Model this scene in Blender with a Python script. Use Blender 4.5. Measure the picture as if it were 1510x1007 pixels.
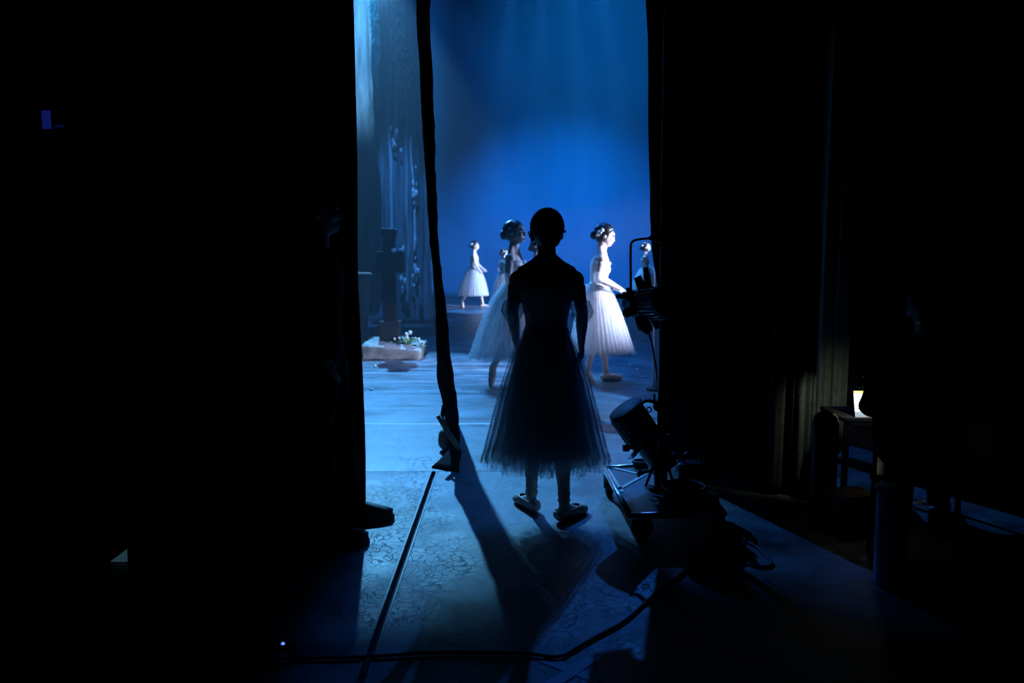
import bpy, bmesh, math, random
from mathutils import Vector, Matrix, noise, Quaternion

random.seed(7)
scene = bpy.context.scene
for o in list(bpy.data.objects):
    bpy.data.objects.remove(o)

# ------------------------------------------------------------------ camera
F = 1174.0                      # focal length in pixels of the 1510x1007 frame
CAM_Z = 1.456
PITCH = math.atan(135.0 / F)
cam_d = bpy.data.cameras.new('camera')
cam_d.sensor_fit = 'HORIZONTAL'
cam_d.sensor_width = 36.0
cam_d.lens = F * 36.0 / 1510.0
cam_d.dof.use_dof = True
cam_d.dof.focus_distance = 4.35
cam_d.dof.aperture_fstop = 2.2
cam = bpy.data.objects.new('camera', cam_d)
scene.collection.objects.link(cam)
cam.location = (0, 0, CAM_Z)
cam.rotation_euler = (math.pi / 2 - PITCH, 0, 0)
scene.camera = cam

# ------------------------------------------------------------------ world and look
scene.view_settings.view_transform = 'Standard'
scene.view_settings.look = 'None'
scene.view_settings.exposure = 0.0
scene.view_settings.gamma = 1.0
scene.view_settings.use_curve_mapping = False
scene.cycles.transparent_max_bounces = 24
scene.cycles.volume_bounces = 0

world = bpy.data.worlds.new('world')
scene.world = world
world.use_nodes = True
wn = world.node_tree
wn.nodes['Background'].inputs[0].default_value = (0.10, 0.16, 0.5, 1)
wn.nodes['Background'].inputs[1].default_value = 0.0
vs = wn.nodes.new('ShaderNodeVolumeScatter')
vs.inputs['Color'].default_value = (0.9, 0.95, 1, 1)
vs.inputs['Density'].default_value = 0.0055
vs.inputs['Anisotropy'].default_value = 0.35
wn.links.new(vs.outputs[0], wn.nodes['World Output'].inputs['Volume'])


def spot(name, loc, aim, power, color, half_deg, blend=0.3, radius=0.08):
    d = bpy.data.lights.new(name, 'SPOT')
    d.energy = power
    d.color = color
    d.spot_size = math.radians(half_deg * 2)
    d.spot_blend = blend
    d.shadow_soft_size = radius
    o = bpy.data.objects.new(name, d)
    scene.collection.objects.link(o)
    o.location = loc
    o.rotation_euler = (Vector(aim) - Vector(loc)).to_track_quat('-Z', 'Y').to_euler()
    return o


# stage rig: back lights, side lights in the far wings, cyclorama lights
spot('back_light_pale', (-2.55, 15, 7.0), (-1.45, 8.4, 0), 6800, (0.12, 0.50, 1.0), 16.9, 0.28, 0.06)
spot('back_light_wide', (-2.55, 15, 7.0), (0.5, 8.3, 0), 2300, (0.03, 0.24, 1.0), 15.6, 0.2, 0.06)
spot('back_light_deep', (2.6, 15, 7.5), (0.66, 4.0, 0), 1200, (0.02, 0.20, 1.0), 6.0, 0.3, 0.06)
spot('side_light', (4.3, 7.65, 2.6), (1.05, 8.85, 1.05), 3000, (0.60, 0.68, 1.0), 12, 0.8, 0.06)
spot('side_light', (4.6, 9.8, 2.7), (0.3, 9.2, 1.1), 1700, (0.32, 0.50, 1.0), 13, 0.5, 0.06)
spot('side_light_far', (7.5, 18.2, 3.2), (-1.0, 20.0, 1.0), 16000, (0.42, 0.58, 1.0), 9, 0.5, 0.06)
spot('cyclorama_light', (1.4, 15.5, 8.4), (1.6, 24, 0.4), 4900, (0.0, 0.29, 1.0), 27, 1.0, 0.3)
spot('cyclorama_light', (-5, 15.5, 8.6), (-3.6, 24, 5), 1000, (0.0, 0.40, 1.0), 34, 1.0, 0.3)
spot('cyclorama_light', (3.4, 15.0, 8.6), (2.4, 24, 7.4), 1200, (0.0, 0.38, 1.0), 26, 1.0, 0.3)
spot('tree_light', (-1.5, 11.0, 8.8), (-3.4, 17.0, 6.4), 5200, (0.20, 0.58, 1.0), 13, 0.9, 0.1)
spot('tree_light', (-1.7, 11.2, 8.8), (-2.5, 15.6, 1.4), 3600, (0.06, 0.32, 1.0), 10, 0.8, 0.1)
spot('side_light_mid', (5.2, 12.0, 2.8), (0.36, 12.5, 1.3), 2600, (0.60, 0.66, 1.0), 6, 0.5, 0.06)
for k, (bx, ax) in enumerate(((0.2, -0.9), (0.8, 0.5), (1.4, 1.9), (2.0, 3.4))):
    spot('beam_light', (bx, 21.0, 9.4), (ax, 19.0, 0), 11000, (0.06, 0.36, 1.0), 4.5, 0.4, 0.05)
spot('top_light', (0.6, 10.5, 9.0), (0.3, 9.6, 0), 1700, (0.01, 0.24, 1.0), 30, 0.8, 0.2)

# ------------------------------------------------------------------ helpers
def ray(px, py):
    u = (px - 755.0) / F
    v = -(py - 503.5) / F
    return Vector((u, math.cos(PITCH) + v * math.sin(PITCH), -math.sin(PITCH) + v * math.cos(PITCH)))


def P(px, py, depth):
    d = ray(px, py)
    return Vector((0, 0, CAM_Z)) + d * (depth / d.y)


def G(px, py, z=0.0):
    d = ray(px, py)
    return Vector((0, 0, CAM_Z)) + d * ((z - CAM_Z) / d.z)


def link(o):
    scene.collection.objects.link(o)
    return o


def tag(o, label=None, cat=None, group=None, kind=None):
    if label: o['label'] = label
    if cat: o['category'] = cat
    if group: o['group'] = group
    if kind: o['kind'] = kind
    return o


def empty(name, loc=(0, 0, 0), rz=0.0):
    o = bpy.data.objects.new(name, None)
    o.empty_display_size = 0.1
    o.location = loc
    o.rotation_euler = (0, 0, rz)
    return link(o)


def to_obj(name, bm, mat, parent=None, smooth=True):
    bmesh.ops.recalc_face_normals(bm, faces=bm.faces[:])
    me = bpy.data.meshes.new(name)
    bm.to_mesh(me)
    bm.free()
    return mesh_obj(name, me, mat, parent, smooth)


def mesh_obj(name, me, mat, parent=None, smooth=True):
    if mat is not None:
        me.materials.clear()
        me.materials.append(mat)
    if smooth:
        me.polygons.foreach_set('use_smooth', [True] * len(me.polygons))
    o = bpy.data.objects.new(name, me)
    link(o)
    if parent is not None:
        o.parent = parent
    return o


def frame(t):
    t = t.normalized()
    up = Vector((0, 0, 1)) if abs(t.z) < 0.95 else Vector((0, 1, 0))
    a = up.cross(t).normalized()
    b = t.cross(a).normalized()
    return a, b


def add_tube(bm, pts, rad, n=12, caps=True, side=None):
    """rad: floats or (a, b); side: fixed direction for the 'a' axis."""
    pts = [Vector(p) for p in pts]
    rings = []
    for i, p in enumerate(pts):
        if i == 0: t = pts[1] - p
        elif i == len(pts) - 1: t = p - pts[i - 1]
        else: t = (pts[i + 1] - p).normalized() + (p - pts[i - 1]).normalized()
        if t.length < 1e-9: t = Vector((0, 0, 1))
        if side is not None:
            t = t.normalized()
            a = Vector(side) - t * t.dot(Vector(side))
            a.normalize()
            b = t.cross(a)
        else:
            a, b = frame(t)
        r = rad[i] if isinstance(rad, (list, tuple)) else rad
        ra, rb = r if isinstance(r, (list, tuple)) else (r, r)
        rings.append([bm.verts.new(p + a * ra * math.cos(2 * math.pi * k / n) + b * rb * math.sin(2 * math.pi * k / n)) for k in range(n)])
    for r0, r1 in zip(rings, rings[1:]):
        for k in range(n):
            bm.faces.new((r0[k], r0[(k + 1) % n], r1[(k + 1) % n], r1[k]))
    if caps:
        bm.faces.new(list(reversed(rings[0])))
        bm.faces.new(rings[-1])
    return rings


def add_ball(bm, c, r, seg=16, ring=10, rot=None):
    m = Matrix.Translation(Vector(c))
    if rot is not None: m = m @ rot.to_4x4()
    r = r if isinstance(r, (list, tuple)) else (r, r, r)
    m = m @ Matrix.Diagonal((r[0], r[1], r[2], 1))
    return bmesh.ops.create_uvsphere(bm, u_segments=seg, v_segments=ring, radius=1, matrix=m)['verts']


def add_box(bm, lo, hi, bevel=0.0):
    c = [(a + b) / 2 for a, b in zip(lo, hi)]
    s = [abs(b - a) for a, b in zip(lo, hi)]
    r = bmesh.ops.create_cube(bm, size=1, matrix=Matrix.Translation(c) @ Matrix.Diagonal((*s, 1)))
    if bevel > 0:
        ed = list({e for v in r['verts'] for e in v.link_edges})
        bmesh.ops.bevel(bm, geom=ed, offset=bevel, segments=2, affect='EDGES', profile=0.6)
    return r['verts']


def remesh(bm, voxel, it=3):
    bmesh.ops.recalc_face_normals(bm, faces=bm.faces[:])
    me = bpy.data.meshes.new('tmp')
    bm.to_mesh(me)
    bm.free()
    o = link(bpy.data.objects.new('tmp', me))
    m = o.modifiers.new('r', 'REMESH')
    m.mode = 'VOXEL'
    m.voxel_size = voxel
    if it:
        s = o.modifiers.new('s', 'SMOOTH')
        s.factor = 0.5
        s.iterations = it
    dg = bpy.context.evaluated_depsgraph_get()
    dg.update()
    res = bpy.data.meshes.new_from_object(o.evaluated_get(dg))
    bpy.data.objects.remove(o)
    bpy.data.meshes.remove(me)
    return res


def catmull(pts, n=6):
    pts = [Vector(p) for p in pts]
    out = []
    for i in range(len(pts) - 1):
        p0 = pts[max(i - 1, 0)]; p1 = pts[i]; p2 = pts[i + 1]; p3 = pts[min(i + 2, len(pts) - 1)]
        for k in range(n):
            t = k / n
            out.append(0.5 * ((2 * p1) + (p2 - p0) * t + (2 * p0 - 5 * p1 + 4 * p2 - p3) * t * t + (3 * p1 - p0 - 3 * p2 + p3) * t ** 3))
    out.append(pts[-1])
    return out


def lerp_table(tab, z):
    """tab: list of (z, value...) ascending z"""
    if z <= tab[0][0]: return tab[0][1:]
    for a, b in zip(tab, tab[1:]):
        if z <= b[0]:
            t = (z - a[0]) / (b[0] - a[0])
            return tuple(x + (y - x) * t for x, y in zip(a[1:], b[1:]))
    return tab[-1][1:]


# ------------------------------------------------------------------ materials
def new_mat(name):
    m = bpy.data.materials.new(name)
    m.use_nodes = True
    return m, m.node_tree, m.node_tree.nodes['Principled BSDF']


def simple(name, col, rough=0.6, metal=0.0, noise_scale=None, var=0.25, bump=0.0, spec=0.5, stretch=(1, 1, 1), detail=4):
    m, nt, bs = new_mat(name)
    bs.inputs['Roughness'].default_value = rough
    bs.inputs['Metallic'].default_value = metal
    bs.inputs['Specular IOR Level'].default_value = spec
    bs.inputs['Base Color'].default_value = (*col, 1)
    if noise_scale:
        tc = nt.nodes.new('ShaderNodeTexCoord')
        mp = nt.nodes.new('ShaderNodeMapping')
        mp.inputs['Scale'].default_value = stretch
        nz = nt.nodes.new('ShaderNodeTexNoise')
        nz.inputs['Scale'].default_value = noise_scale
        nz.inputs['Detail'].default_value = detail
        cr = nt.nodes.new('ShaderNodeValToRGB')
        cr.color_ramp.elements[0].position = 0.3
        cr.color_ramp.elements[1].position = 0.7
        cr.color_ramp.elements[0].color = (*[c * (1 - var) for c in col], 1)
        cr.color_ramp.elements[1].color = (*[min(1, c * (1 + var)) for c in col], 1)
        nt.links.new(tc.outputs['Object'], mp.inputs['Vector'])
        nt.links.new(mp.outputs[0], nz.inputs['Vector'])
        nt.links.new(nz.outputs['Fac'], cr.inputs['Fac'])
        nt.links.new(cr.outputs[0], bs.inputs['Base Color'])
        if bump:
            bp = nt.nodes.new('ShaderNodeBump')
            bp.inputs['Strength'].default_value = bump
            bp.inputs['Distance'].default_value = 0.01
            nt.links.new(nz.outputs['Fac'], bp.inputs['Height'])
            nt.links.new(bp.outputs[0], bs.inputs['Normal'])
    return m


def tulle(name, col, opacity):
    m = bpy.data.materials.new(name)
    m.use_nodes = True
    nt = m.node_tree
    nt.nodes.clear()
    out = nt.nodes.new('ShaderNodeOutputMaterial')
    mix = nt.nodes.new('ShaderNodeMixShader')
    tr = nt.nodes.new('ShaderNodeBsdfTransparent')
    ad = nt.nodes.new('ShaderNodeMixShader')
    df = nt.nodes.new('ShaderNodeBsdfDiffuse')
    tl = nt.nodes.new('ShaderNodeBsdfTranslucent')
    df.inputs[0].default_value = (*col, 1)
    tl.inputs[0].default_value = (*col, 1)
    ad.inputs[0].default_value = 0.32
    tc = nt.nodes.new('ShaderNodeTexCoord')
    mp = nt.nodes.new('ShaderNodeMapping')
    mp.inputs['Scale'].default_value = (26, 26, 2.5)
    nz = nt.nodes.new('ShaderNodeTexNoise')
    nz.inputs['Scale'].default_value = 1.0
    mr = nt.nodes.new('ShaderNodeMapRange')
    mr.inputs['From Min'].default_value = 0.3
    mr.inputs['From Max'].default_value = 0.7
    mr.inputs['To Min'].default_value = max(0, opacity - 0.14)
    mr.inputs['To Max'].default_value = min(1, opacity + 0.14)
    L = nt.links.new
    L(tc.outputs['Object'], mp.inputs['Vector']); L(mp.outputs[0], nz.inputs['Vector'])
    L(nz.outputs['Fac'], mr.inputs['Value']); L(mr.outputs[0], mix.inputs[0])
    L(df.outputs[0], ad.inputs[1]); L(tl.outputs[0], ad.inputs[2])
    L(tr.outputs[0], mix.inputs[1]); L(ad.outputs[0], mix.inputs[2])
    L(mix.outputs[0], out.inputs['Surface'])
    return m


def emissive(name, col, strength):
    m, nt, bs = new_mat(name)
    bs.inputs['Base Color'].default_value = (0.02, 0.02, 0.02, 1)
    bs.inputs['Emission Color'].default_value = (*col, 1)
    bs.inputs['Emission Strength'].default_value = strength
    return m


def floor_material(name, lo, hi, crack, rough, streak):
    m, nt, bs = new_mat(name)
    L = nt.links.new
    tc = nt.nodes.new('ShaderNodeTexCoord')
    n1 = nt.nodes.new('ShaderNodeTexNoise'); n1.inputs['Scale'].default_value = 2.6; n1.inputs['Detail'].default_value = 10; n1.inputs['Roughness'].default_value = 0.62
    mp = nt.nodes.new('ShaderNodeMapping'); mp.inputs['Scale'].default_value = streak
    n2 = nt.nodes.new('ShaderNodeTexNoise'); n2.inputs['Scale'].default_value = 3.0; n2.inputs['Detail'].default_value = 7
    n2.inputs['Roughness'].default_value = 0.65
    L(tc.outputs['Object'], n1.inputs['Vector']); L(tc.outputs['Object'], mp.inputs[0]); L(mp.outputs[0], n2.inputs['Vector'])
    ad = nt.nodes.new('ShaderNodeMath'); ad.operation = 'ADD'
    L(n1.outputs['Fac'], ad.inputs[0]); L(n2.outputs['Fac'], ad.inputs[1])
    cr = nt.nodes.new('ShaderNodeValToRGB')
    cr.color_ramp.elements[0].position = 0.41; cr.color_ramp.elements[1].position = 0.60
    cr.color_ramp.elements[0].color = (*lo, 1); cr.color_ramp.elements[1].color = (*hi, 1)
    hv = nt.nodes.new('ShaderNodeMath'); hv.operation = 'MULTIPLY'; hv.inputs[1].default_value = 0.5
    L(ad.outputs[0], hv.inputs[0]); L(hv.outputs[0], cr.inputs['Fac'])
    # fine crazing in the old paint
    wv = nt.nodes.new('ShaderNodeTexNoise'); wv.inputs['Scale'].default_value = 7; wv.inputs['Detail'].default_value = 7
    mx = nt.nodes.new('ShaderNodeMix'); mx.data_type = 'VECTOR'; mx.inputs[0].default_value = 0.15
    L(tc.outputs['Object'], wv.inputs['Vector']); L(tc.outputs['Object'], mx.inputs[4]); L(wv.outputs['Color'], mx.inputs[5])
    vo = nt.nodes.new('ShaderNodeTexVoronoi'); vo.feature = 'DISTANCE_TO_EDGE'; vo.inputs['Scale'].default_value = 24
    L(mx.outputs[1], vo.inputs['Vector'])
    c2 = nt.nodes.new('ShaderNodeMapRange')
    c2.inputs['From Min'].default_value = 0.0; c2.inputs['From Max'].default_value = 0.05
    c2.inputs['To Min'].default_value = 1.0; c2.inputs['To Max'].default_value = 0.0
    L(vo.outputs['Distance'], c2.inputs['Value'])
    gate = nt.nodes.new('ShaderNodeMapRange')
    gate.inputs['From Min'].default_value = 0.42; gate.inputs['From Max'].default_value = 0.58
    L(n1.outputs['Fac'], gate.inputs['Value'])
    cm = nt.nodes.new('ShaderNodeMath'); cm.operation = 'MULTIPLY'
    L(c2.outputs[0], cm.inputs[0]); L(gate.outputs[0], cm.inputs[1])
    cf = nt.nodes.new('ShaderNodeMath'); cf.operation = 'MULTIPLY'; cf.inputs[1].default_value = crack
    L(cm.outputs[0], cf.inputs[0])
    mc = nt.nodes.new('ShaderNodeMix'); mc.data_type = 'RGBA'
    mc.inputs[7].default_value = (0.004, 0.005, 0.006, 1)
    L(cf.outputs[0], mc.inputs[0]); L(cr.outputs[0], mc.inputs[6]); L(mc.outputs[2], bs.inputs['Base Color'])
    rr = nt.nodes.new('ShaderNodeMapRange')
    rr.inputs['From Min'].default_value = 0.3; rr.inputs['From Max'].default_value = 0.7
    rr.inputs['To Min'].default_value = rough - 0.1; rr.inputs['To Max'].default_value = rough + 0.15
    L(n2.outputs['Fac'], rr.inputs['Value']); L(rr.outputs[0], bs.inputs['Roughness'])
    bp = nt.nodes.new('ShaderNodeBump'); bp.inputs['Strength'].default_value = 0.35; bp.inputs['Distance'].default_value = 0.01
    hs = nt.nodes.new('ShaderNodeMath'); hs.operation = 'SUBTRACT'
    L(n2.outputs['Fac'], hs.inputs[0]); L(cf.outputs[0], hs.inputs[1]); L(hs.outputs[0], bp.inputs['Height'])
    L(bp.outputs[0], bs.inputs['Normal'])
    return m


M = {}
M['black_cloth'] = simple('black_cloth', (0.006, 0.006, 0.008), 0.9, noise_scale=40, var=0.3, bump=0.2, spec=0.15)
M['dark_cloth'] = simple('dark_cloth', (0.012, 0.012, 0.016), 0.9, noise_scale=60, var=0.3, bump=0.2, spec=0.2)
M['grey_cloth'] = simple('grey_cloth', (0.05, 0.055, 0.05), 0.9, noise_scale=30, var=0.3, bump=0.2, spec=0.2)
M['pale_cloth'] = simple('pale_cloth', (0.42, 0.44, 0.36), 0.9, noise_scale=30, var=0.2, bump=0.2, spec=0.2)
M['skin'] = simple('skin', (0.74, 0.57, 0.51), 0.5, noise_scale=30, var=0.06)
M['hair'] = simple('hair', (0.012, 0.009, 0.008), 0.38, noise_scale=60, var=0.4, stretch=(1, 1, 0.15), bump=0.3)
M['bodice'] = simple('bodice', (0.80, 0.80, 0.80), 0.6, noise_scale=60, var=0.07, bump=0.15)
M['satin'] = simple('satin', (0.72, 0.52, 0.46), 0.3, noise_scale=40, var=0.08)
M['petal'] = simple('petal', (0.85, 0.85, 0.82), 0.7, noise_scale=90, var=0.1)
M['leaf'] = simple('leaf', (0.20, 0.32, 0.12), 0.6, noise_scale=60, var=0.3)
M['tulle_outer'] = tulle('tulle_outer', (0.80, 0.82, 0.86), 0.26)
M['tulle_mid'] = tulle('tulle_mid', (0.80, 0.82, 0.86), 0.45)
M['tulle_inner'] = tulle('tulle_inner', (0.80, 0.82, 0.86), 0.80)
M['lips'] = simple('lips', (0.35, 0.06, 0.07), 0.4, noise_scale=50, var=0.1)
M['eye'] = simple('eye', (0.02, 0.015, 0.015), 0.2, noise_scale=50, var=0.1)
M['stage_floor'] = floor_material('stage_floor', (0.010, 0.014, 0.022), (0.19, 0.21, 0.25), 0.0, 0.40, (0.35, 2.6, 1))
M['wing_floor'] = floor_material('wing_floor', (0.035, 0.04, 0.04), (0.25, 0.28, 0.28), 0.8, 0.5, (1, 1, 1))
M['wing_floor_blue'] = floor_material('wing_floor_blue', (0.04, 0.045, 0.055), (0.22, 0.24, 0.26), 0.6, 0.42, (0.5, 2.2, 1))
M['wall'] = simple('wall', (0.01, 0.01, 0.012), 0.9, noise_scale=3, var=0.3, bump=0.1)
M['metal_black'] = simple('metal_black', (0.012, 0.012, 0.014), 0.42, 0.0, noise_scale=25, var=0.4, bump=0.05)
M['metal_grey'] = simple('metal_grey', (0.22, 0.27, 0.28), 0.36, 0.5, noise_scale=25, var=0.35, bump=0.05)
M['steel'] = simple('steel', (0.35, 0.36, 0.38), 0.3, 1.0, noise_scale=25, var=0.25)
M['rubber'] = simple('rubber', (0.01, 0.01, 0.01), 0.6, noise_scale=30, var=0.3, bump=0.1)
M['glass'] = simple('lens_glass', (0.03, 0.04, 0.05), 0.08, noise_scale=4, var=0.2)
M['plate'] = simple('plate', (0.085, 0.095, 0.095), 0.5, noise_scale=9, var=0.45, bump=0.05)
M['tape'] = simple('tape', (0.82, 0.84, 0.84), 0.6, noise_scale=30, var=0.15, bump=0.1)
M['tape_dull'] = simple('tape_dull', (0.34, 0.40, 0.56), 0.6, noise_scale=30, var=0.2, bump=0.1)
M['wood'] = simple('wood', (0.55, 0.44, 0.32), 0.6, noise_scale=9, var=0.4, bump=0.15, stretch=(8, 8, 0.7))
M['stone'] = simple('stone', (0.30, 0.30, 0.29), 0.85, noise_scale=9, var=0.45, bump=0.5, detail=8)
M['dark_stone'] = simple('dark_stone', (0.014, 0.015, 0.018), 0.85, noise_scale=12, var=0.4, bump=0.5, detail=8)
M['rust_stone'] = simple('rust_stone', (0.15, 0.065, 0.06), 0.85, noise_scale=10, var=0.45, bump=0.5, detail=8)
M['cardboard'] = simple('cardboard', (0.20, 0.16, 0.10), 0.8, noise_scale=12, var=0.2)
M['paper'] = simple('paper', (0.80, 0.80, 0.80), 0.7, noise_scale=18, var=0.04)
M['ink'] = simple('ink', (0.06, 0.07, 0.10), 0.7, noise_scale=18, var=0.1)
M['orange'] = simple('orange', (0.75, 0.28, 0.06), 0.6, noise_scale=18, var=0.1)
M['cyc'] = simple('cyclorama_cloth', (0.34, 0.44, 0.72), 0.9, noise_scale=0.8, var=0.12, bump=0.0, spec=0.1, stretch=(1, 1, 0.3))
M['canvas'] = simple('painted_canvas', (0.26, 0.30, 0.34), 0.9, noise_scale=2.4, var=0.65, bump=0.3, stretch=(2.6, 2.6, 0.30), spec=0.15, detail=9)
M['canvas_dark'] = simple('painted_bark', (0.10, 0.12, 0.15), 0.9, noise_scale=2.8, var=0.75, bump=0.3, stretch=(3.2, 3.2, 0.25), spec=0.15, detail=9)
M['moss'] = simple('moss', (0.55, 0.60, 0.62), 0.9, noise_scale=30, var=0.3)
M['lamp_glow'] = emissive('lamp_glow', (1.0, 0.85, 0.6), 2.0)

# ------------------------------------------------------------------ room shell
def struct(name, bm, mat, parent=None, label=None):
    o = to_obj(name, bm, mat, parent, smooth=False)
    if parent is None:
        o['kind'] = 'structure'
        if label: o['label'] = label
    return o


X0, X1, Y0, Y1, ZC = -9.0, 9.0, -3.0, 25.0, 10.0
bm = bmesh.new(); add_box(bm, (X0, Y0, -0.20), (X1, Y1, -0.03))
floor = struct('floor', bm, M['wall'], label='dark stage and wing floor of painted sheets')
bm = bmesh.new(); add_box(bm, (X0, Y0, ZC), (X1, Y1, ZC + 0.2))
struct('ceiling', bm, M['wall'], label='black ceiling over the stage')
bm = bmesh.new(); add_box(bm, (X0 - 0.2, Y0, -0.2), (X0, Y1, ZC + 0.2)); struct('wall_left', bm, M['wall'], label='black wall on the left')
bm = bmesh.new(); add_box(bm, (X1, Y0, -0.2), (X1 + 0.2, Y1, ZC + 0.2)); struct('wall_right', bm, M['wall'], label='black wall on the right')
bm = bmesh.new(); add_box(bm, (X0, Y1, -0.2), (X1, Y1 + 0.2, ZC + 0.2)); struct('wall_back', bm, M['wall'], label='black wall behind the blue backcloth')
bm = bmesh.new(); add_box(bm, (X0, Y0 - 0.2, -0.2), (X1, Y0, ZC + 0.2)); struct('wall_front', bm, M['wall'], label='black wall behind the viewer')

SLOT = -0.515
Y_SEAM = G(720, 695).y
Y_TAPE = G(620, 625).y
def panel(lo, hi, mat):
    bm = bmesh.new()
    add_box(bm, (lo[0], lo[1], -0.03), (hi[0], hi[1], 0.0), 0.002)
    o = to_obj('floor_panel', bm, mat, floor, smooth=False)
    return o
panel((X0, Y0), (SLOT - 0.014, Y_SEAM - 0.003), M['wing_floor'])
panel((SLOT + 0.014, Y0), (X1, Y_SEAM - 0.003), M['wing_floor'])
panel((X0, Y_SEAM + 0.003), (X1, Y_TAPE - 0.003), M['wing_floor_blue'])
yy = Y_TAPE
while yy < Y1 - 0.01:
    y2 = min(yy + 1.6, Y1)
    panel((X0, yy + 0.002), (X1, y2 - 0.002), M['stage_floor'])
    yy = y2
for s in (-1, 1):
    bm = bmesh.new()
    add_box(bm, (SLOT + s * 0.019 - 0.005, Y0, -0.002), (SLOT + s * 0.019 + 0.005, Y_SEAM - 0.01, 0.003), 0.001)
    to_obj('slot_edging', bm, M['plate'], floor, smooth=False)
bm = bmesh.new(); add_box(bm, (-4, Y_TAPE - 0.02, 0.0), (4, Y_TAPE + 0.02, 0.0012))
o = to_obj('seam_tape', bm, M['tape'], floor, smooth=False)

# ------------------------------------------------------------------ cloths
def cloth(name, path, z0, z1, mat, folds=8, depth=0.05, parent=None, seed=0, nz=40, nx=None, edge=None, thick=0.006, sway=0.02):
    """hanging cloth following a plan polyline; edge(z) shifts the first edge along the path."""
    pts = [Vector((p[0], p[1])) for p in path]
    seg = [(b - a).length for a, b in zip(pts, pts[1:])]
    tot = sum(seg)
    nx = nx or int(folds * 10)
    def at(s):
        s = max(0.0, min(tot, s))
        for k, l in enumerate(seg):
            if s <= l or k == len(seg) - 1:
                d = (pts[k + 1] - pts[k]) / l
                return pts[k] + d * s, Vector((-d.y, d.x))
            s -= l
    bm = bmesh.new()
    rnd = random.Random(seed)
    ph = [rnd.uniform(0, 6.28) for _ in range(4)]
    grid = []
    for j in range(nz + 1):
        z = z0 + (z1 - z0) * j / nz
        row = []
        for i in range(nx + 1):
            t = i / nx
            s0 = edge(z) if edge else 0.0
            s = s0 + (tot - s0) * t
            p, n = at(s)
            ext = min(0.0, s)
            d = (pts[1] - pts[0]).normalized()
            p = p + d * ext
            k = s / tot * folds * 2 * math.pi
            low = 1.0 - 0.35 * (z - z0) / (z1 - z0)
            off = depth * low * (math.sin(k + ph[0] + 0.4 * math.sin(z * 0.9 + ph[1])) + 0.45 * math.sin(2.3 * k + ph[2]))
            off += sway * math.sin(z * 1.3 + ph[3] + t * 3)
            row.append(bm.verts.new((p.x + n.x * off, p.y + n.y * off, z)))
        grid.append(row)
    for j in range(nz):
        for i in range(nx):
            bm.faces.new((grid[j][i], grid[j][i + 1], grid[j + 1][i + 1], grid[j + 1][i]))
    o = to_obj(name, bm, mat, parent)
    so = o.modifiers.new('thickness', 'SOLIDIFY')
    so.thickness = thick
    return o


# blue backcloth across the back of the stage
c = cloth('cyclorama', [(-8.8, 24.3), (8.8, 24.3)], 0.0, 9.6, M['cyc'], folds=6, depth=0.012, seed=2, sway=0.0)
tag(c, 'broad blue-lit backcloth closing off the far side of the stage', 'backcloth')

# black masking curtain on the left of the opening
LC = 4.45
def left_edge(z):
    py = lerp_table([(0.0, P(541, 741, LC).x), (0.35, P(541, 650, LC).x), (0.75, P(537, 550, LC).x), (1.3, P(529, 400, LC).x), (2.0, P(528, 190, LC).x), (2.9, P(523, 0, LC).x), (9, P(523, 0, LC).x)], z)[0]
    return -(py - P(541, 741, LC).x)
xl = P(541, 741, LC).x
c = cloth('stage_curtain', [(xl, LC), (xl - 2.6, LC - 0.2), (-8.9, LC - 0.9)], 0.0, 8.5, M['black_cloth'], folds=16, depth=0.05, seed=4, edge=left_edge, nz=60, sway=0.0)
tag(c, 'tall black masking curtain left of the bright gap', 'curtain')

# black masking curtain on the right
RC = 5.3
xr = P(973, 690, RC).x
def right_edge(z):
    x = lerp_table([(0.0, xr), (0.9, P(972, 480, RC).x), (1.5, P(964, 350, RC).x), (2.1, P(957, 200, RC).x), (3.1, P(950, 0, RC).x), (9, P(950, 0, RC).x)], z)[0]
    return x - xr
c = cloth('stage_curtain', [(xr, RC), (P(1090, 700, 5.1).x, 5.1), (P(1186, 735, 4.82).x, 4.82)], 0.0, 8.5, M['black_cloth'], folds=8, depth=0.06, seed=9, edge=right_edge, nz=60, sway=0.0)
tag(c, 'black masking curtain just behind the light stand, right of the gap', 'curtain')
c = cloth('stage_curtain', [(P(1302, 760, 5.0).x, 5.0), (3.6, 4.6), (8.9, 3.3)], 0.0, 8.5, M['black_cloth'], folds=16, depth=0.06, seed=12, nz=40, sway=0.0)
tag(c, 'black curtain filling the dark right side of the picture', 'curtain')
c = cloth('wing_drape', [(P(1120, 735, 4.68).x, 4.68), (P(1196, 738, 4.62).x, 4.62)], 0.02, 1.62, M['grey_cloth'], folds=2.5, depth=0.035, seed=21, nz=30, sway=0.02)
tag(c, 'dim grey drape with soft folds hanging beside the pale one', 'drape')
c = cloth('wing_drape', [(P(1188, 640, 5.6).x, 5.6), (P(1246, 640, 5.5).x, 5.5)], 0.02, 3.0, M['pale_cloth'], folds=2.5, depth=0.05, seed=23, nz=30, sway=0.02)
tag(c, 'pale greenish drape lit in the gap above the dark case', 'drape')

c = cloth('stage_curtain', [(1.75, 7.2), (8.9, 7.0)], 0.0, 8.5, M['black_cloth'], folds=18, depth=0.06, seed=31, nz=30, sway=0.0)  # added to block stage light leaking into the right wing
tag(c, 'added black curtain stopping stage light, deep in the right wing behind the pale drape', 'curtain')

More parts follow.
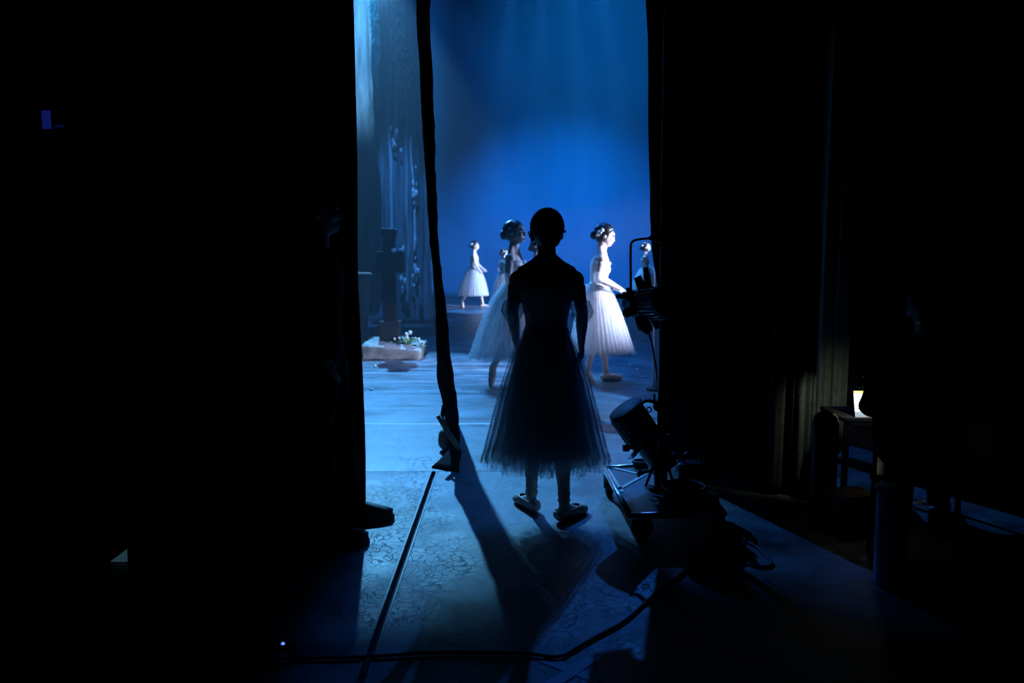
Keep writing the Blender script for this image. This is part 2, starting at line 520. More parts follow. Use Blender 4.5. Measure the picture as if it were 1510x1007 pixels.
# dark scenic leg seen edge-on in the middle of the gap
DL = 5.55
lp = [(0.05, 671, 8), (0.3, 664, 11), (0.55, 659, 11), (0.9, 652, 9), (1.3, 644, 6), (1.7, 638.5, 6), (2.2, 633, 8), (2.7, 628, 9), (3.25, 624, 10), (9.2, 610, 14)]
root = empty('scenic_leg', (P(672, 675, DL).x, DL, 0))
bm = bmesh.new()
rows = []
for j in range(121):
    z = 0.02 + 9.0 * (j / 120) ** 1.5
    pxc, hw = lerp_table(lp, z)
    zz = min(z, 3.2)
    py = 368 + (CAM_Z - zz) / DL * F
    row = []
    for i in range(13):
        t = i / 12
        ydep = DL + 1.25 * t
        xn = P(pxc, py, DL).x
        wob = 0.014 * noise.noise(Vector((z * 3.2, t * 3, 1.7))) + 0.01 * noise.noise(Vector((z * 11, t * 5, 4)))
        x = xn * (ydep / DL) - 0.016 * t + wob * (0.3 + 0.7 * (1 - t))
        half = hw * DL / F * (1.0 - 0.35 * t)
        row.append((x, ydep, z, half))
    rows.append(row)
L_, R_ = [], []
for row in rows:
    L_.append([bm.verts.new((x - h, y, z)) for x, y, z, h in row])
    R_.append([bm.verts.new((x + h, y, z)) for x, y, z, h in row])
for A in (L_, R_):
    for a, b in zip(A, A[1:]):
        for i in range(12):
            bm.faces.new((a[i], a[i + 1], b[i + 1], b[i]))
for j in range(120):
    for i in (0, 12):
        bm.faces.new((L_[j][i], R_[j][i], R_[j + 1][i], L_[j + 1][i]))
for j in (0, 120):
    for i in range(12):
        bm.faces.new((L_[j][i], L_[j][i + 1], R_[j][i + 1], R_[j][i]))
o = to_obj('canvas', bm, M['dark_cloth']); o.parent = root; o.matrix_parent_inverse = Matrix.Translation(-root.location)
tag(root, 'narrow dark scenic leg seen edge-on, rising from the wooden batten', 'scenery')

def child(o, parent):
    """parent an object built in world coordinates"""
    o.parent = parent
    o.matrix_parent_inverse = Matrix.Translation(parent.location) .inverted() if parent.rotation_euler.z == 0 else parent.matrix_world.inverted()
    return o

# its curled hem, wrapped on the wooden batten
bm = bmesh.new()
pts = catmull([P(651, 515, 5.5), P(650, 555, 5.48), P(656, 590, 5.46), P(652, 612, 5.44), P(662, 640, 5.42)], 6)
add_tube(bm, pts, [0.020 + 0.009 * math.sin(i * 0.26) for i in range(len(pts))], 10)
child(to_obj('curled_hem', bm, M['dark_cloth']), root)
bm = bmesh.new()
pts = [P(646, 613, 5.40), P(662, 640, 5.38), P(679, 664, 5.34)]
add_tube(bm, pts, [0.017, 0.019, 0.019], 8)
o = child(to_obj('batten', bm, M['wood']), root); o['label'] = 'pale wooden batten'
# spread foot of the cloth on the floor
bm = bmesh.new()
a = G(636, 690); b = G(676, 697); cc = P(680, 660, 5.36); d_ = P(671, 657, 5.42); e = G(664, 676)
ring = [bm.verts.new(v) for v in (a + Vector((0, 0, .004)), b + Vector((0, 0, .004)), cc, d_, e + Vector((0, 0, .03)))]
bm.faces.new(ring)
bmesh.ops.triangulate(bm, faces=bm.faces[:])
bmesh.ops.subdivide_edges(bm, edges=bm.edges[:], cuts=3, use_grid_fill=True)
for v in bm.verts:
    v.co += Vector((noise.noise(v.co * 9), noise.noise(v.co * 9 + Vector((5, 0, 0))), abs(noise.noise(v.co * 8)))) * 0.012
o = child(to_obj('cloth_foot', bm, M['black_cloth']), root)
so = o.modifiers.new('t', 'SOLIDIFY'); so.thickness = 0.012
# pale sandbag beside it
bm = bmesh.new()
sb = G(655, 666)
root2 = empty('sandbag', (sb.x, sb.y + 0.06, 0))
add_ball(bm, (0, 0, 0.075), (0.05, 0.06, 0.08), 16, 12)
for v in bm.verts:
    v.co += v.co.normalized() * 0.012 * noise.noise(v.co * 18)
    v.co.z = max(v.co.z, 0.0)
to_obj('bag', bm, M['pale_cloth'], root2)
bm = bmesh.new(); add_tube(bm, [(0.0, 0, 0.14), (0.012, 0, 0.165), (0.03, 0, 0.165)], [0.02, 0.014, 0.022], 8)
to_obj('tied_neck', bm, M['pale_cloth'], root2)
tag(root2, 'small pale sandbag leaning behind the wooden batten', 'sandbag')

# ------------------------------------------------------------------ painted forest legs on the left
def tree_leg(name, xs, y, mat, label, seed, ridges):
    root = empty(name, (sum(xs) / 2, y, 0))
    x0, x1 = xs
    bm = bmesh.new()
    rnd = random.Random(seed)
    nx, nz = 40, 70
    grid = []
    for j in range(nz + 1):
        z = 0.01 + 9.3 * j / nz
        w0 = 0.10 * noise.noise(Vector((z * 0.8, seed, 0))) + 0.05 * noise.noise(Vector((z * 3, seed, 3)))
        w1 = 0.10 * noise.noise(Vector((z * 0.8, seed, 9))) + 0.05 * noise.noise(Vector((z * 3, seed, 12)))
        flare = 0.25 * max(0, 1 - z / 0.9) ** 2
        row = []
        for i in range(nx + 1):
            t = i / nx
            x = (x0 + w0 - flare) + (x1 + w1 + flare - x0 - w0 + flare) * t
            dy = 0.07 * noise.noise(Vector((x * 4, z * 0.5, seed))) + 0.03 * noise.noise(Vector((x * 12, z * 1.2, seed)))
            row.append(bm.verts.new((x - root.location.x, dy, z)))
        grid.append(row)
    for j in range(nz):
        for i in range(nx):
            bm.faces.new((grid[j][i], grid[j][i + 1], grid[j + 1][i + 1], grid[j + 1][i]))
    o = to_obj('canvas', bm, mat, root)
    so = o.modifiers.new('t', 'SOLIDIFY'); so.thickness = 0.02
    for xr_, z0, z1, r, m in ridges:
        bm = bmesh.new()
        n = 26
        pts, rad = [], []
        for k in range(n):
            z = z0 + (z1 - z0) * k / (n - 1)
            pts.append((xr_ - root.location.x + 0.07 * noise.noise(Vector((z * 0.9, xr_ * 3, 2))), -0.06, z))
            rad.append(max(0.006, r * (0.5 + 0.9 * abs(noise.noise(Vector((z * 2.1, xr_, 5)))))))
        add_tube(bm, pts, rad, 8)
        to_obj('bark_ridge', bm, m, root)
    tag(root, label, 'scenery')
    return root

D1 = 15.6
def px_x(px, y): return (px - 755) / F * y * 1.006
far = tree_leg('painted_forest_leg', (px_x(500, 18.5), px_x(588, 18.5)), 18.5, M['canvas'],
               'pale blue-lit painted leg at the far left edge of the gap', 3,
               [(px_x(553, 18.3), 3.2, 9.0, 0.05, M['moss'])])
near = tree_leg('painted_tree_leg', (px_x(566, D1), px_x(638, D1)), D1, M['canvas_dark'],
                'painted tree trunk leg with bark and hanging moss behind the stone cross', 5,
                [(px_x(574, D1), 1.6, 9.0, 0.06, M['canvas_dark']), (px_x(581, D1), 0.2, 5.2, 0.05, M['canvas']),
                 (px_x(590, D1), 3.4, 9.0, 0.05, M['moss']), (px_x(603, D1), 0.3, 8.0, 0.06, M['canvas']),
                 (px_x(612, D1), 1.4, 3.6, 0.035, M['moss']), (px_x(622, D1), 0.2, 7.0, 0.07, M['canvas_dark'])])
rnd = random.Random(11)
def moss_clump(parent, cx, cy, cz, n, sx, sz):
    bm = bmesh.new()
    for k in range(n):
        p = Vector((cx + rnd.gauss(0, sx), cy - rnd.uniform(0, 0.08), cz + rnd.gauss(0, sz))) - parent.location
        s = rnd.uniform(0.02, 0.06)
        add_ball(bm, p, (s * 0.7, s * 0.3, s * 1.3), 6, 4)
    tag(to_obj('hanging_moss', bm, M['moss'], parent), kind='stuff')
for (px, py, n, sx, sz) in ((552, 20, 40, 0.05, 0.25), (578, 25, 16, .05, .3), (592, 75, 30, 0.08, 0.35), (583, 210, 10, 0.05, .25), (612, 280, 8, 0.04, 0.12), (600, 120, 12, .1, .3), (596, 400, 8, .05, .2), (613, 400, 10, .04, .25)):
    par, dep = (far, 18.35) if px < 560 else (near, 15.45)
    q = P(px, py, dep)
    moss_clump(par, q.x, q.y, q.z, n, sx, sz)

# ------------------------------------------------------------------ grave: cross, slab, flowers
sl = G(584, 530)
CD = sl.y + 0.35
bm = bmesh.new()
x0, x1 = P(541, 515, CD).x, P(625, 520, CD).x
add_box(bm, (x0, CD - 0.42, 0.0), (x1, CD + 0.42, 0.20), 0.03)
bmesh.ops.subdivide_edges(bm, edges=bm.edges[:], cuts=3, use_grid_fill=True)
for v in bm.verts:
    t = (v.co.x - x0) / (x1 - x0)
    v.co.z *= 1.12 - 0.45 * max(0, t - 0.35) - (0.18 if v.co.y < CD - 0.2 and v.co.z > 0.1 else 0)
    v.co += Vector((noise.noise(v.co * 5), noise.noise(v.co * 5 + Vector((3, 1, 0))), 0)) * 0.035
    v.co.z = max(0.0, v.co.z + 0.03 * noise.noise(v.co * 6))
o = to_obj('stone_slab', bm, M['stone'], smooth=True)
tag(o, 'rough grey stone slab lying under the dark cross', 'stone')
root = empty('grave_cross', (P(573, 500, CD).x, CD, 0.20))
def cross_part(name, px0, px1, py0, py1, dy, label=None):
    bm = bmesh.new()
    a = P(px0, py1, CD); b = P(px1, py0, CD)
    r = root.location
    add_box(bm, (a.x - r.x, -dy, a.z - r.z), (b.x - r.x, dy, b.z - r.z), 0.02)
    bmesh.ops.subdivide_edges(bm, edges=bm.edges[:], cuts=2, use_grid_fill=True)
    for v in bm.verts:
        v.co += Vector((noise.noise(v.co * 7), noise.noise(v.co * 7 + Vector((3, 1, 0))), noise.noise(v.co * 7 + Vector((0, 5, 0))))) * 0.02
    zmin = min(v.co.z for v in bm.verts)
    return to_obj(name, bm, M['dark_stone'], root)
cross_part('plinth', 561, 590, 473, 506, 0.16)
cross_part('shaft', 566, 584, 398, 478, 0.09)
cross_part('arm', 556, 596, 371, 403, 0.10)
cross_part('head', 565, 583, 343, 376, 0.09)
cross_part('cap', 563.5, 584.5, 337, 348, 0.10)
tag(root, 'dark weathered grave cross standing on the stone slab', 'cross')

def flower(bm, c, r, rnd, n=9):
    for k in range(n):
        v = Vector((rnd.gauss(0, 1), rnd.gauss(0, 1), rnd.gauss(0, 1))).normalized()
        q = v.to_track_quat('Z', 'Y')
        add_ball(bm, Vector(c) + v * r * 0.55, (r * 0.55, r * 0.45, r * 0.22), 8, 5, q.to_matrix())

for k, (px, py, r, lab) in enumerate(((580, 369, 0.05, 'white rose tucked on top of the cross arm'), (559, 374, 0.036, 'small white flower on the left end of the cross arm'),
                                 (591, 369, 0.03, 'bluish flower at the right end of the cross arm'), (583, 477, 0.042, 'white flower lying on the plinth of the cross'))):
    q = P(px, py, CD - 0.06)
    root = empty('flower', (q.x, q.y, q.z))
    bm = bmesh.new(); flower(bm, (0, 0, 0), r, rnd, 14)
    to_obj('petals', bm, M['petal'] if k != 2 else M['tape_dull'], root)
    bm = bmesh.new(); add_ball(bm, (0, -r * .5, 0), r * .3, 8, 6); to_obj('heart', bm, M['leaf'], root)
    tag(root, lab, 'flower', 'flowers on the grave')
for k, (px, py, n, spread, lab) in enumerate(((600, 494, 10, 0.085, 'bunch of white flowers with leaves beside the cross plinth'), (617, 507, 5, 0.05, 'small spray of pale flowers at the right end of the slab'),
                                            (541, 518, 4, 0.04, 'pale flowers on the floor at the left end of the slab'))):
    q = P(px, py, CD - 0.2)
    if k < 2: q.z = 0.17 if k == 0 else 0.13
    else: q.z = 0.0
    root = empty('flower_bunch', (q.x, q.y, q.z))
    bl = bmesh.new()
    for i in range(n * 2):
        v = Vector((rnd.gauss(0, spread), rnd.gauss(0, spread * .6), abs(rnd.gauss(0, spread * .5)) + 0.03))
        add_ball(bl, v * .9, (0.045, 0.018, 0.01), 6, 4, Quaternion((0, 0, 1), rnd.uniform(0, 6)).to_matrix())
        add_tube(bl, [(0, 0, 0.0), v], 0.004, 5)
    to_obj('leaves', bl, M['leaf'], root)
    for i in range(n):
        bm = bmesh.new()
        v = Vector((rnd.gauss(0, spread * .8), rnd.gauss(0, spread * .5), abs(rnd.gauss(0, spread * .6)) + 0.06))
        flower(bm, v, rnd.uniform(0.022, 0.038), rnd, 9)
        to_obj('bloom', bm, M['petal'], root)
    tag(root, lab, 'flowers')

# reddish worn pillar left of the cross
RD = 11.6
q = P(534, 505, RD)
root = empty('stone_urn_pillar', (P(532, 500, RD).x, RD, 0))
bm = bmesh.new()
prof = [(0.0, .17), (.06, .17), (.12, .12), (.35, .11), (.6, .14), (.8, .17), (.9, .19), (.97, .15), (1.02, .19), (1.07, .19)]
add_tube(bm, [(0, 0, z) for z, r in prof], [r for z, r in prof], 20)
for v in bm.verts:
    v.co += Vector((noise.noise(v.co * 6), noise.noise(v.co * 6 + Vector((4, 4, 0))), 0)) * 0.03
to_obj('shaft', bm, M['rust_stone'], root)
bm = bmesh.new(); add_tube(bm, [(0, 0, 1.065), (0, 0, 1.09), (0, 0, 1.13)], [.17, .2, .16], 20); to_obj('rim', bm, M['rust_stone'], root)
tag(root, 'reddish worn stone pillar half hidden at the left curtain edge', 'pillar')

# loose petals
for k, (px, py) in enumerate(((601, 517), (638, 514), (677, 514), (548, 575), (940, 545), (948, 556), (930, 538), (955, 575), (553, 540))):
    q = G(px, py)
    bm = bmesh.new()
    add_ball(bm, (0, 0, 0.006), (0.03, 0.018, 0.006), 8, 5)
    for v in bm.verts: v.co.z += 0.25 * v.co.x ** 2 / 0.03
    o = to_obj('petal', bm, M['petal']); o.location = q; o.rotation_euler = (0, 0, rnd.uniform(0, 6))
    tag(o, 'white petal lying loose on the blue stage floor', 'petal', 'petals scattered on the stage floor')

# ------------------------------------------------------------------ figures
TORSO = [(0.79, .07, .07), (0.84, .145, .10), (0.90, .162, .108), (0.97, .138, .094), (1.04, .106, .080), (1.10, .109, .083), (1.17, .128, .092),
         (1.24, .140, .098), (1.29, .146, .090), (1.335, .128, .070), (1.368, .092, .057), (1.39, .064, .050), (1.42, .052, .051), (1.46, .049, .049), (1.51, .048, .052)]


class Fig:
    def __init__(s, lean=0.0, head_yaw=0.0, head_pitch=0.0, twist=0.0, male=False):
        s.lean = lean
        s.R = Matrix.Translation((0, 0, .9)) @ Matrix.Rotation(twist, 4, 'Z') @ Matrix.Rotation(-lean, 4, 'X') @ Matrix.Translation((0, 0, -.9))
        piv = Vector((0, 0, 1.50))
        s.H = s.R @ Matrix.Translation(piv) @ Matrix.Rotation(head_yaw, 4, 'Z') @ Matrix.Rotation(-head_pitch, 4, 'X') @ Matrix.Scale(1.10, 4) @ Matrix.Translation(-piv - Vector((0, 0, .018)))
        s.male = male

    def up(s, p): return s.R @ Vector(p)
    def hd(s, p): return s.H @ Vector(p)

    def torso(s, bm, grow=0.0, z0=None, z1=None, n=20):
        zs = [t[0] for t in TORSO if (z0 is None or t[0] >= z0) and (z1 is None or t[0] <= z1)]
        if z0 is not None: zs = [z0] + [z for z in zs if z > z0 + .005]
        if z1 is not None: zs = [z for z in zs if z < z1 - .005] + [z1]
        pts, rad = [], []
        for z in zs:
            a, b = lerp_table(TORSO, z)
            f = 1.12 if s.male and .98 < z < 1.37 else 1.0
            pts.append(s.R @ Vector((0, 0, z)) if z > .9 else Vector((0, 0, z)))
            rad.append((a * f + grow, b * f + grow))
        add_tube(bm, pts, rad, n, side=(1, 0, 0))

    def head(s, bm):
        q = s.H.to_3x3()
        B = lambda c, r: add_ball(bm, s.hd(c), r, 18, 12, q)
        B((0, -.010, 1.588), (.072, .090, .084))
        B((0, .028, 1.545), (.058, .058, .062))
        B((0, .045, 1.512), (.043, .045, .040))
        B((0, .072, 1.492), (.020, .018, .017))
        B((0, .070, 1.600), (.045, .020, .020))
        for k in (-1, 1):
            B((k * .036, .066, 1.548), (.018, .016, .016))
            B((k * .073, -.002, 1.555), (.009, .018, .028))
        B((0, .087, 1.514), (.021, .011, .011))
        add_tube(bm, [s.hd((0, .082, 1.588)), s.hd((0, .098, 1.562)), s.hd((0, .106, 1.547)), s.hd((0, .086, 1.536))], [.009, .011, .014, .011], 8)
        add_tube(bm, [s.up((0, -.004, 1.42)), s.hd((0, .004, 1.47)), s.hd((0, .008, 1.53))], [.049, .046, .046], 14)
        # collarbones and shoulder blades
    def face(s, root):
        for k in (-1, 1):
            bm = bmesh.new(); add_ball(bm, s.hd((k * .032, .081, 1.568)), (.013, .007, .006), 10, 6, s.H.to_3x3())
            to_obj('eye', bm, M['eye'], root)
            bm = bmesh.new()
            add_tube(bm, [s.hd((k * .016, .090, 1.588)), s.hd((k * .034, .088, 1.593)), s.hd((k * .052, .073, 1.587))], [.003, .004, .002], 6)
            to_obj('eyebrow', bm, M['hair'], root)
        bm = bmesh.new(); add_ball(bm, s.hd((0, .0945, 1.514)), (.019, .006, .007), 10, 6, s.H.to_3x3())
        to_obj('lips', bm, M['lips'], root)

    def arm(s, bm, side, elbow, wrist, tip, normal, grow=0.0, hand=True, fine=True, curl=0.5):
        sh = s.up((side * .160, -.006, 1.288))
        e = s.up(elbow); w = s.up(wrist); tp = s.up(tip)
        g = grow
        k = 1.25 if s.male else 1.0
        inner = [s.up((side * .07, -.005, 1.330)), s.up((side * .112, -.005, 1.326)), s.up((side * .142, -.006, 1.312))]
        add_tube(bm, inner + [sh, sh.lerp(e, .15), sh.lerp(e, .35), sh.lerp(e, .6), e, e.lerp(w, .18), e.lerp(w, .4), e.lerp(w, .75), w],
                 [.034 * k + g, .040 * k + g, .0435 * k + g, .0455 * k + g, .045 * k + g, .040 * k + g, .037 * k + g, .032 * k + g, .034 * k + g, .033 * k + g, .025 * k + g, .022 * k + g], 14)
        if not hand: return
        d = (tp - w).normalized()
        nrm = (s.R.to_3x3() @ Vector(normal))
        nrm = (nrm - d * nrm.dot(d)).normalized()
        sd = d.cross(nrm)
        palm = w + d * .085
        add_tube(bm, [w - d * .01, w + d * .03, palm], [(.022, .018), (.034, .017), (.038, .014)], 12, side=sd)
        for i, (o, ln) in enumerate(((-.028, .062), (-.009, .072), (.010, .068), (.028, .052))):
            b = w + d * .075 + sd * o
            c1 = b + (d * math.cos(curl * .5) + nrm * math.sin(curl * .5)) * ln * .5
            c2 = c1 + (d * math.cos(curl * 1.3) + nrm * math.sin(curl * 1.3)) * ln * .35
            c3 = c2 + (d * math.cos(curl * 2.0) + nrm * math.sin(curl * 2.0)) * ln * .3
            add_tube(bm, [b, c1, c2, c3], [.0095, .0085, .008, .0065], 8)
        # thumb leaves the side of the palm towards the front
        ts = sd * (-1 if s.thumb_flip * side > 0 else 1)
        b = w + d * .03 + ts * .026
        c1 = b + (d * .7 + ts * .6 + nrm * .25).normalized() * .035
        c2 = c1 + (d * .9 + ts * .25 + nrm * .3).normalized() * .03
        add_tube(bm, [b, c1, c2], [.012, .010, .008], 8)
    thumb_flip = 1

    def leg(s, bm, side, knee, ankle, grow=0.0, hip_z=.86):
        h = Vector((side * .082, 0, hip_z)); k = Vector(knee); a = Vector(ankle)
        g = grow
        f = 1.1 if s.male else 1.0
        add_tube(bm, [h + Vector((0, 0, .05)), h, h.lerp(k, .3), h.lerp(k, .7), k, k.lerp(a, .14), k.lerp(a, .33), k.lerp(a, .7), a],
                 [.07 * f + g, .082 * f + g, .076 * f + g, .058 * f + g, .050 * f + g, .047 * f + g, .052 * f + g, .036 * f + g, .031 * f + g], 16)

    def foot(s, bm, ankle, dirv, flat=True, length=.24, width=.036, grow=0.0, ground=0.0):
        a = Vector(ankle); d = Vector(dirv).normalized()
        if flat:
            d.z = 0; d.normalize()
            base = Vector((a.x, a.y, ground))
            heel = base - d * .055
            sec = [(-.06, .030, .026, .028), (-.035, .044, .032, .044), (0.0, .050, .034, .050), (.05, .043, .036, .043),
                   (.10, .034, .039, .034), (.14, .027, .039, .027), (.175, .022, .030, .022), (.19, .02, .018, .016)]
            pts = [base + d * (t * length / .24) + Vector((0, 0, zc + .002)) for t, zc, w, h in sec]
            sd = d.cross(Vector((0, 0, 1)))
            add_tube(bm, pts, [(w + grow, h + grow) for t, zc, w, h in sec], 14, side=sd)
            add_tube(bm, [a, base + Vector((0, 0, .05)) - d * .01], [.032 + grow, .034 + grow], 12)
        else:
            sd = d.cross(Vector((1, 0.3, 0))).normalized()
            pts = [a - d * .03, a + d * .02, a + d * .08, a + d * .14, a + d * .185, a + d * .20]
            add_tube(bm, pts, [.030 + grow, .035 + grow, .034 + grow, .031 + grow, .025 + grow, .018 + grow], 14)
            back = a + (Vector((0, 0, 1)).cross(d)).normalized() * 0
            hb = Vector((-d.y, d.x, 0))
            add_ball(bm, a + d * .012 - Vector((d.x, d.y, 0)) * 0 + Vector((0, 0, .0)), .034 + grow, 10, 8)


def skirt_shell(name, prof, mat, root, pleats, amp, seed, hem=0.012, center=lambda z: (0, 0), n=None, flat=(1, 1)):
    """prof: ascending (z, r)"""
    n = n or pleats * 6
    rnd = random.Random(seed)
    phs = [rnd.uniform(0, 6.28) for _ in range(3)]
    jit = [rnd.gauss(0, 1) for _ in range(n)]
    zt, zb = prof[-1][0], prof[0][0]
    bm = bmesh.new()
    rings = []
    nz = 16
    for j in range(nz + 1):
        t = j / nz
        z = zt + (zb - zt) * t
        r = lerp_table(prof, z)[0]
        ring = []
        for k in range(n):
            a = 2 * math.pi * k / n
            w = amp * (0.25 + 0.75 * t) * (math.sin(pleats * a + phs[0] + .5 * math.sin(3 * a + phs[1])) + .5 * math.sin(pleats * .43 * a // 1 * 0 + (pleats // 2) * a + phs[2]))
            w += amp * .6 * noise.noise(Vector((math.cos(a) * 3, math.sin(a) * 3, seed + t * 1.5)))
            rr = r * (1 + w)
            zz = z
            if j == nz: zz = z + hem * jit[k] * .9
            cx, cy = center(z)
            ring.append(bm.verts.new((cx + rr * math.cos(a) * flat[0], cy + rr * math.sin(a) * flat[1], zz)))
        rings.append(ring)
    for r0, r1 in zip(rings, rings[1:]):
        for k in range(n):
            bm.faces.new((r0[k], r0[(k + 1) % n], r1[(k + 1) % n], r1[k]))
    return to_obj(name, bm, mat, root)


def scale_prof(p, s, dz=0.0, zmin=None):
    q = [(z, r * s) for z, r in p]
    if dz: q[0] = (q[0][0] + dz, q[0][1])
    return q


SKIRT = [(.315, .355), (.42, .325), (.60, .280), (.76, .236), (.88, .195), (.95, .168), (1.0, .138), (1.04, .118)]


def hair_parts(f, root, bun=(0, -.098, 1.545), bun_r=.047, crown=True, flowers=()):
    bm = bmesh.new()
    q = f.H.to_3x3()
    vs_ = bmesh.ops.create_uvsphere(bm, u_segments=28, v_segments=18, radius=1)['verts']
    for v in vs_:
        c = Vector((v.co.x * .083, v.co.y * .100 - .014, v.co.z * .092 + 1.592))
        if c.z < 1.575 and c.y < .03:                       # hair drawn down towards the nape
            c.z -= (1.575 - c.z) * .25
            c.x *= 1 - .25 * max(0, (1.575 - c.z) / .09)
        v.co = c
    kill = [fc for fc in bm.faces if fc.calc_center_median().y > .022 + max(0, fc.calc_center_median().z - 1.60) * 1.05]
    bmesh.ops.delete(bm, geom=kill, context='FACES')
    for v in bm.verts: v.co = f.H @ v.co
    o = to_obj('hair', bm, M['hair'], root)
    so = o.modifiers.new('t', 'SOLIDIFY'); so.thickness = .006
    bm = bmesh.new(); add_ball(bm, f.hd(bun), (bun_r * 1.1, bun_r * .8, bun_r), 16, 12, q)
    for v in bm.verts: v.co += Vector((1, 1, 1)) * .004 * noise.noise(v.co * 40)
    to_obj('bun', bm, M['hair'], o)
    rnd = random.Random(3)
    for c, r in flowers:
        bm = bmesh.new(); flower(bm, f.hd(c), r, rnd, 10)
        to_obj('hair_flower', bm, M['petal'], o)


def dancer(name, loc, rz, height, label, lean=0.0, head_yaw=0.0, head_pitch=0.0, twist=0.0, arms=None, legs=None, voxel=.008, skirt=SKIRT, sk_center=lambda z: (0, 0),
           detail=True, layers=None, flowers=None, group=None, curl=.5, flat=(1, 1), bun=None):
    root = empty(name, loc, rz)
    sc = height / 1.68
    root.scale = (sc, sc, sc)
    f = Fig(lean, head_yaw, head_pitch, twist)
    bm = bmesh.new()
    f.torso(bm)
    for z, yb in ((1.27, -.055),):
        for k in (-1, 1):
            add_ball(bm, f.up((k * .075, -.055, 1.26)), (.045, .035, .065), 12, 8)
            add_ball(bm, f.up((k * .150, -.006, 1.300)), .0525, 14, 10)
            add_ball(bm, f.up((k * .062, .062, 1.205)), (.050, .040, .050), 12, 8)
    for k in (-1, 1):
        add_tube(bm, [f.up((k * .02, -.018, 1.425)), f.up((k * .075, -.012, 1.378)), f.up((k * .14, -.006, 1.338))], [.03, .030, .034], 10)
    f.head(bm)
    for sd in (-1, 1):
        e, w, t, nrm = arms[sd]
        f.arm(bm, sd, e, w, t, nrm, curl=curl)
        kn, an, fd, fl = legs[sd]
        f.leg(bm, sd, kn, an)
        f.foot(bm, an, fd, fl, length=.20, grow=-.006)
    body = mesh_obj('body', remesh(bm, voxel, 6), M['skin'], root)
    if detail:
        f.face(root)
    fl = flowers if flowers is not None else [((.078, -.03, 1.59), .022), ((.075, -.05, 1.57), .02), ((.07, -.02, 1.615), .018),
                                              ((-.078, -.03, 1.59), .022), ((-.075, -.05, 1.57), .02), ((-.07, -.02, 1.615), .018)]
    hair_parts(f, root, flowers=fl, bun=bun or (0, -.098, 1.545))
    # bodice over the torso
    bm = bmesh.new(); f.torso(bm, .007, 1.0, 1.285, 28)
    for k in (-1, 1):
        add_ball(bm, f.up((k * .062, .062, 1.205)), (.056, .047, .056), 12, 8)
    b = mesh_obj('bodice', remesh(bm, max(.008, voxel), 2), M['bodice'], root)
    for k in (-1, 1):
        bm = bmesh.new()
        add_tube(bm, [f.up((k * .115, .095, 1.27)), f.up((k * .165, .05, 1.262)), f.up((k * .190, 0, 1.245)), f.up((k * .165, -.05, 1.262)), f.up((k * .115, -.095, 1.27))],
                 [(.016, .006)] * 5, 8, side=(0, 0, 1))
        to_obj('shoulder_band', bm, M['tulle_mid'], b)
    # tulle sleeves: open puffs around the upper arm
    for sd in (-1, 1):
        sh = f.up((sd * .150, -.005, 1.318)); e = f.up(arms[sd][0]); w = f.up(arms[sd][1])
        pts = [sh.lerp(e, .72), sh.lerp(e, .85), e, e.lerp(w, .12), e.lerp(w, .22)]
        bm = bmesh.new()
        rings = add_tube(bm, pts, [.046, .058, .060, .050, .041], 26, caps=False)
        rr = random.Random(sd + 5)
        for ri in rings:
            for v in ri: v.co += Vector((rr.gauss(0, .003), rr.gauss(0, .003), rr.gauss(0, .003)))
        to_obj('sleeve_puff', bm, M['tulle_mid'], root)
    # layered tulle skirt
    lay = layers or [('tulle_inner', .80, .02), ('tulle_mid', .92, .005), ('tulle_outer', 1.0, 0.0)]
    for i, (mt, s_, dz) in enumerate(lay):
        skirt_shell('skirt_layer', scale_prof(skirt, s_, dz), M[mt], root, 34 + 6 * i, .016, 10 + i, center=sk_center, flat=flat)
    bm = bmesh.new(); f.torso(bm, .012, 1.02, 1.05, 28); to_obj('waistband', bm, M['bodice'], root)
    # pointe shoes
    for sd in (-1, 1):
        kn, an, fd, flt = legs[sd]
        bm = bmesh.new(); f.foot(bm, an, fd, flt, length=.24)
        if flt:
            for v in bm.verts: v.co.z = max(v.co.z, 0.0)
        me = remesh(bm, .006, 3)
        zmin = min(v.co.z for v in me.vertices)
        bmx = bmesh.new(); bmx.from_mesh(me)
        if flt:
            # open throat of the shoe
            d = Vector(fd); d.z = 0; d.normalize()
            kill = [fc for fc in bmx.faces if fc.calc_center_median().z > .062 - .0 * d.length]
            bmesh.ops.delete(bmx, geom=kill, context='FACES')
        so_ = to_obj('pointe_shoe', bmx, M['satin'], root)
        m = so_.modifiers.new('t', 'SOLIDIFY'); m.thickness = .004; m.offset = 1
        bpy.data.meshes.remove(me)
        bm = bmesh.new()
        a = Vector(an)
        kd = (Vector(kn) - a).normalized()
        for t in (.02, .055):
            add_tube(bm, [a + kd * t, a + kd * (t + .012)], [.036, .036], 14, caps=False)
        to_obj('ribbon', bm, M['satin'], so_)
    tag(root, label, 'person', group)
    return root


def rel(p, root_loc, rz, sc):
    """world point -> local coordinates of a dancer"""
    v = Matrix.Rotation(-rz, 3, 'Z') @ (Vector(p) - Vector(root_loc))
    return v / sc


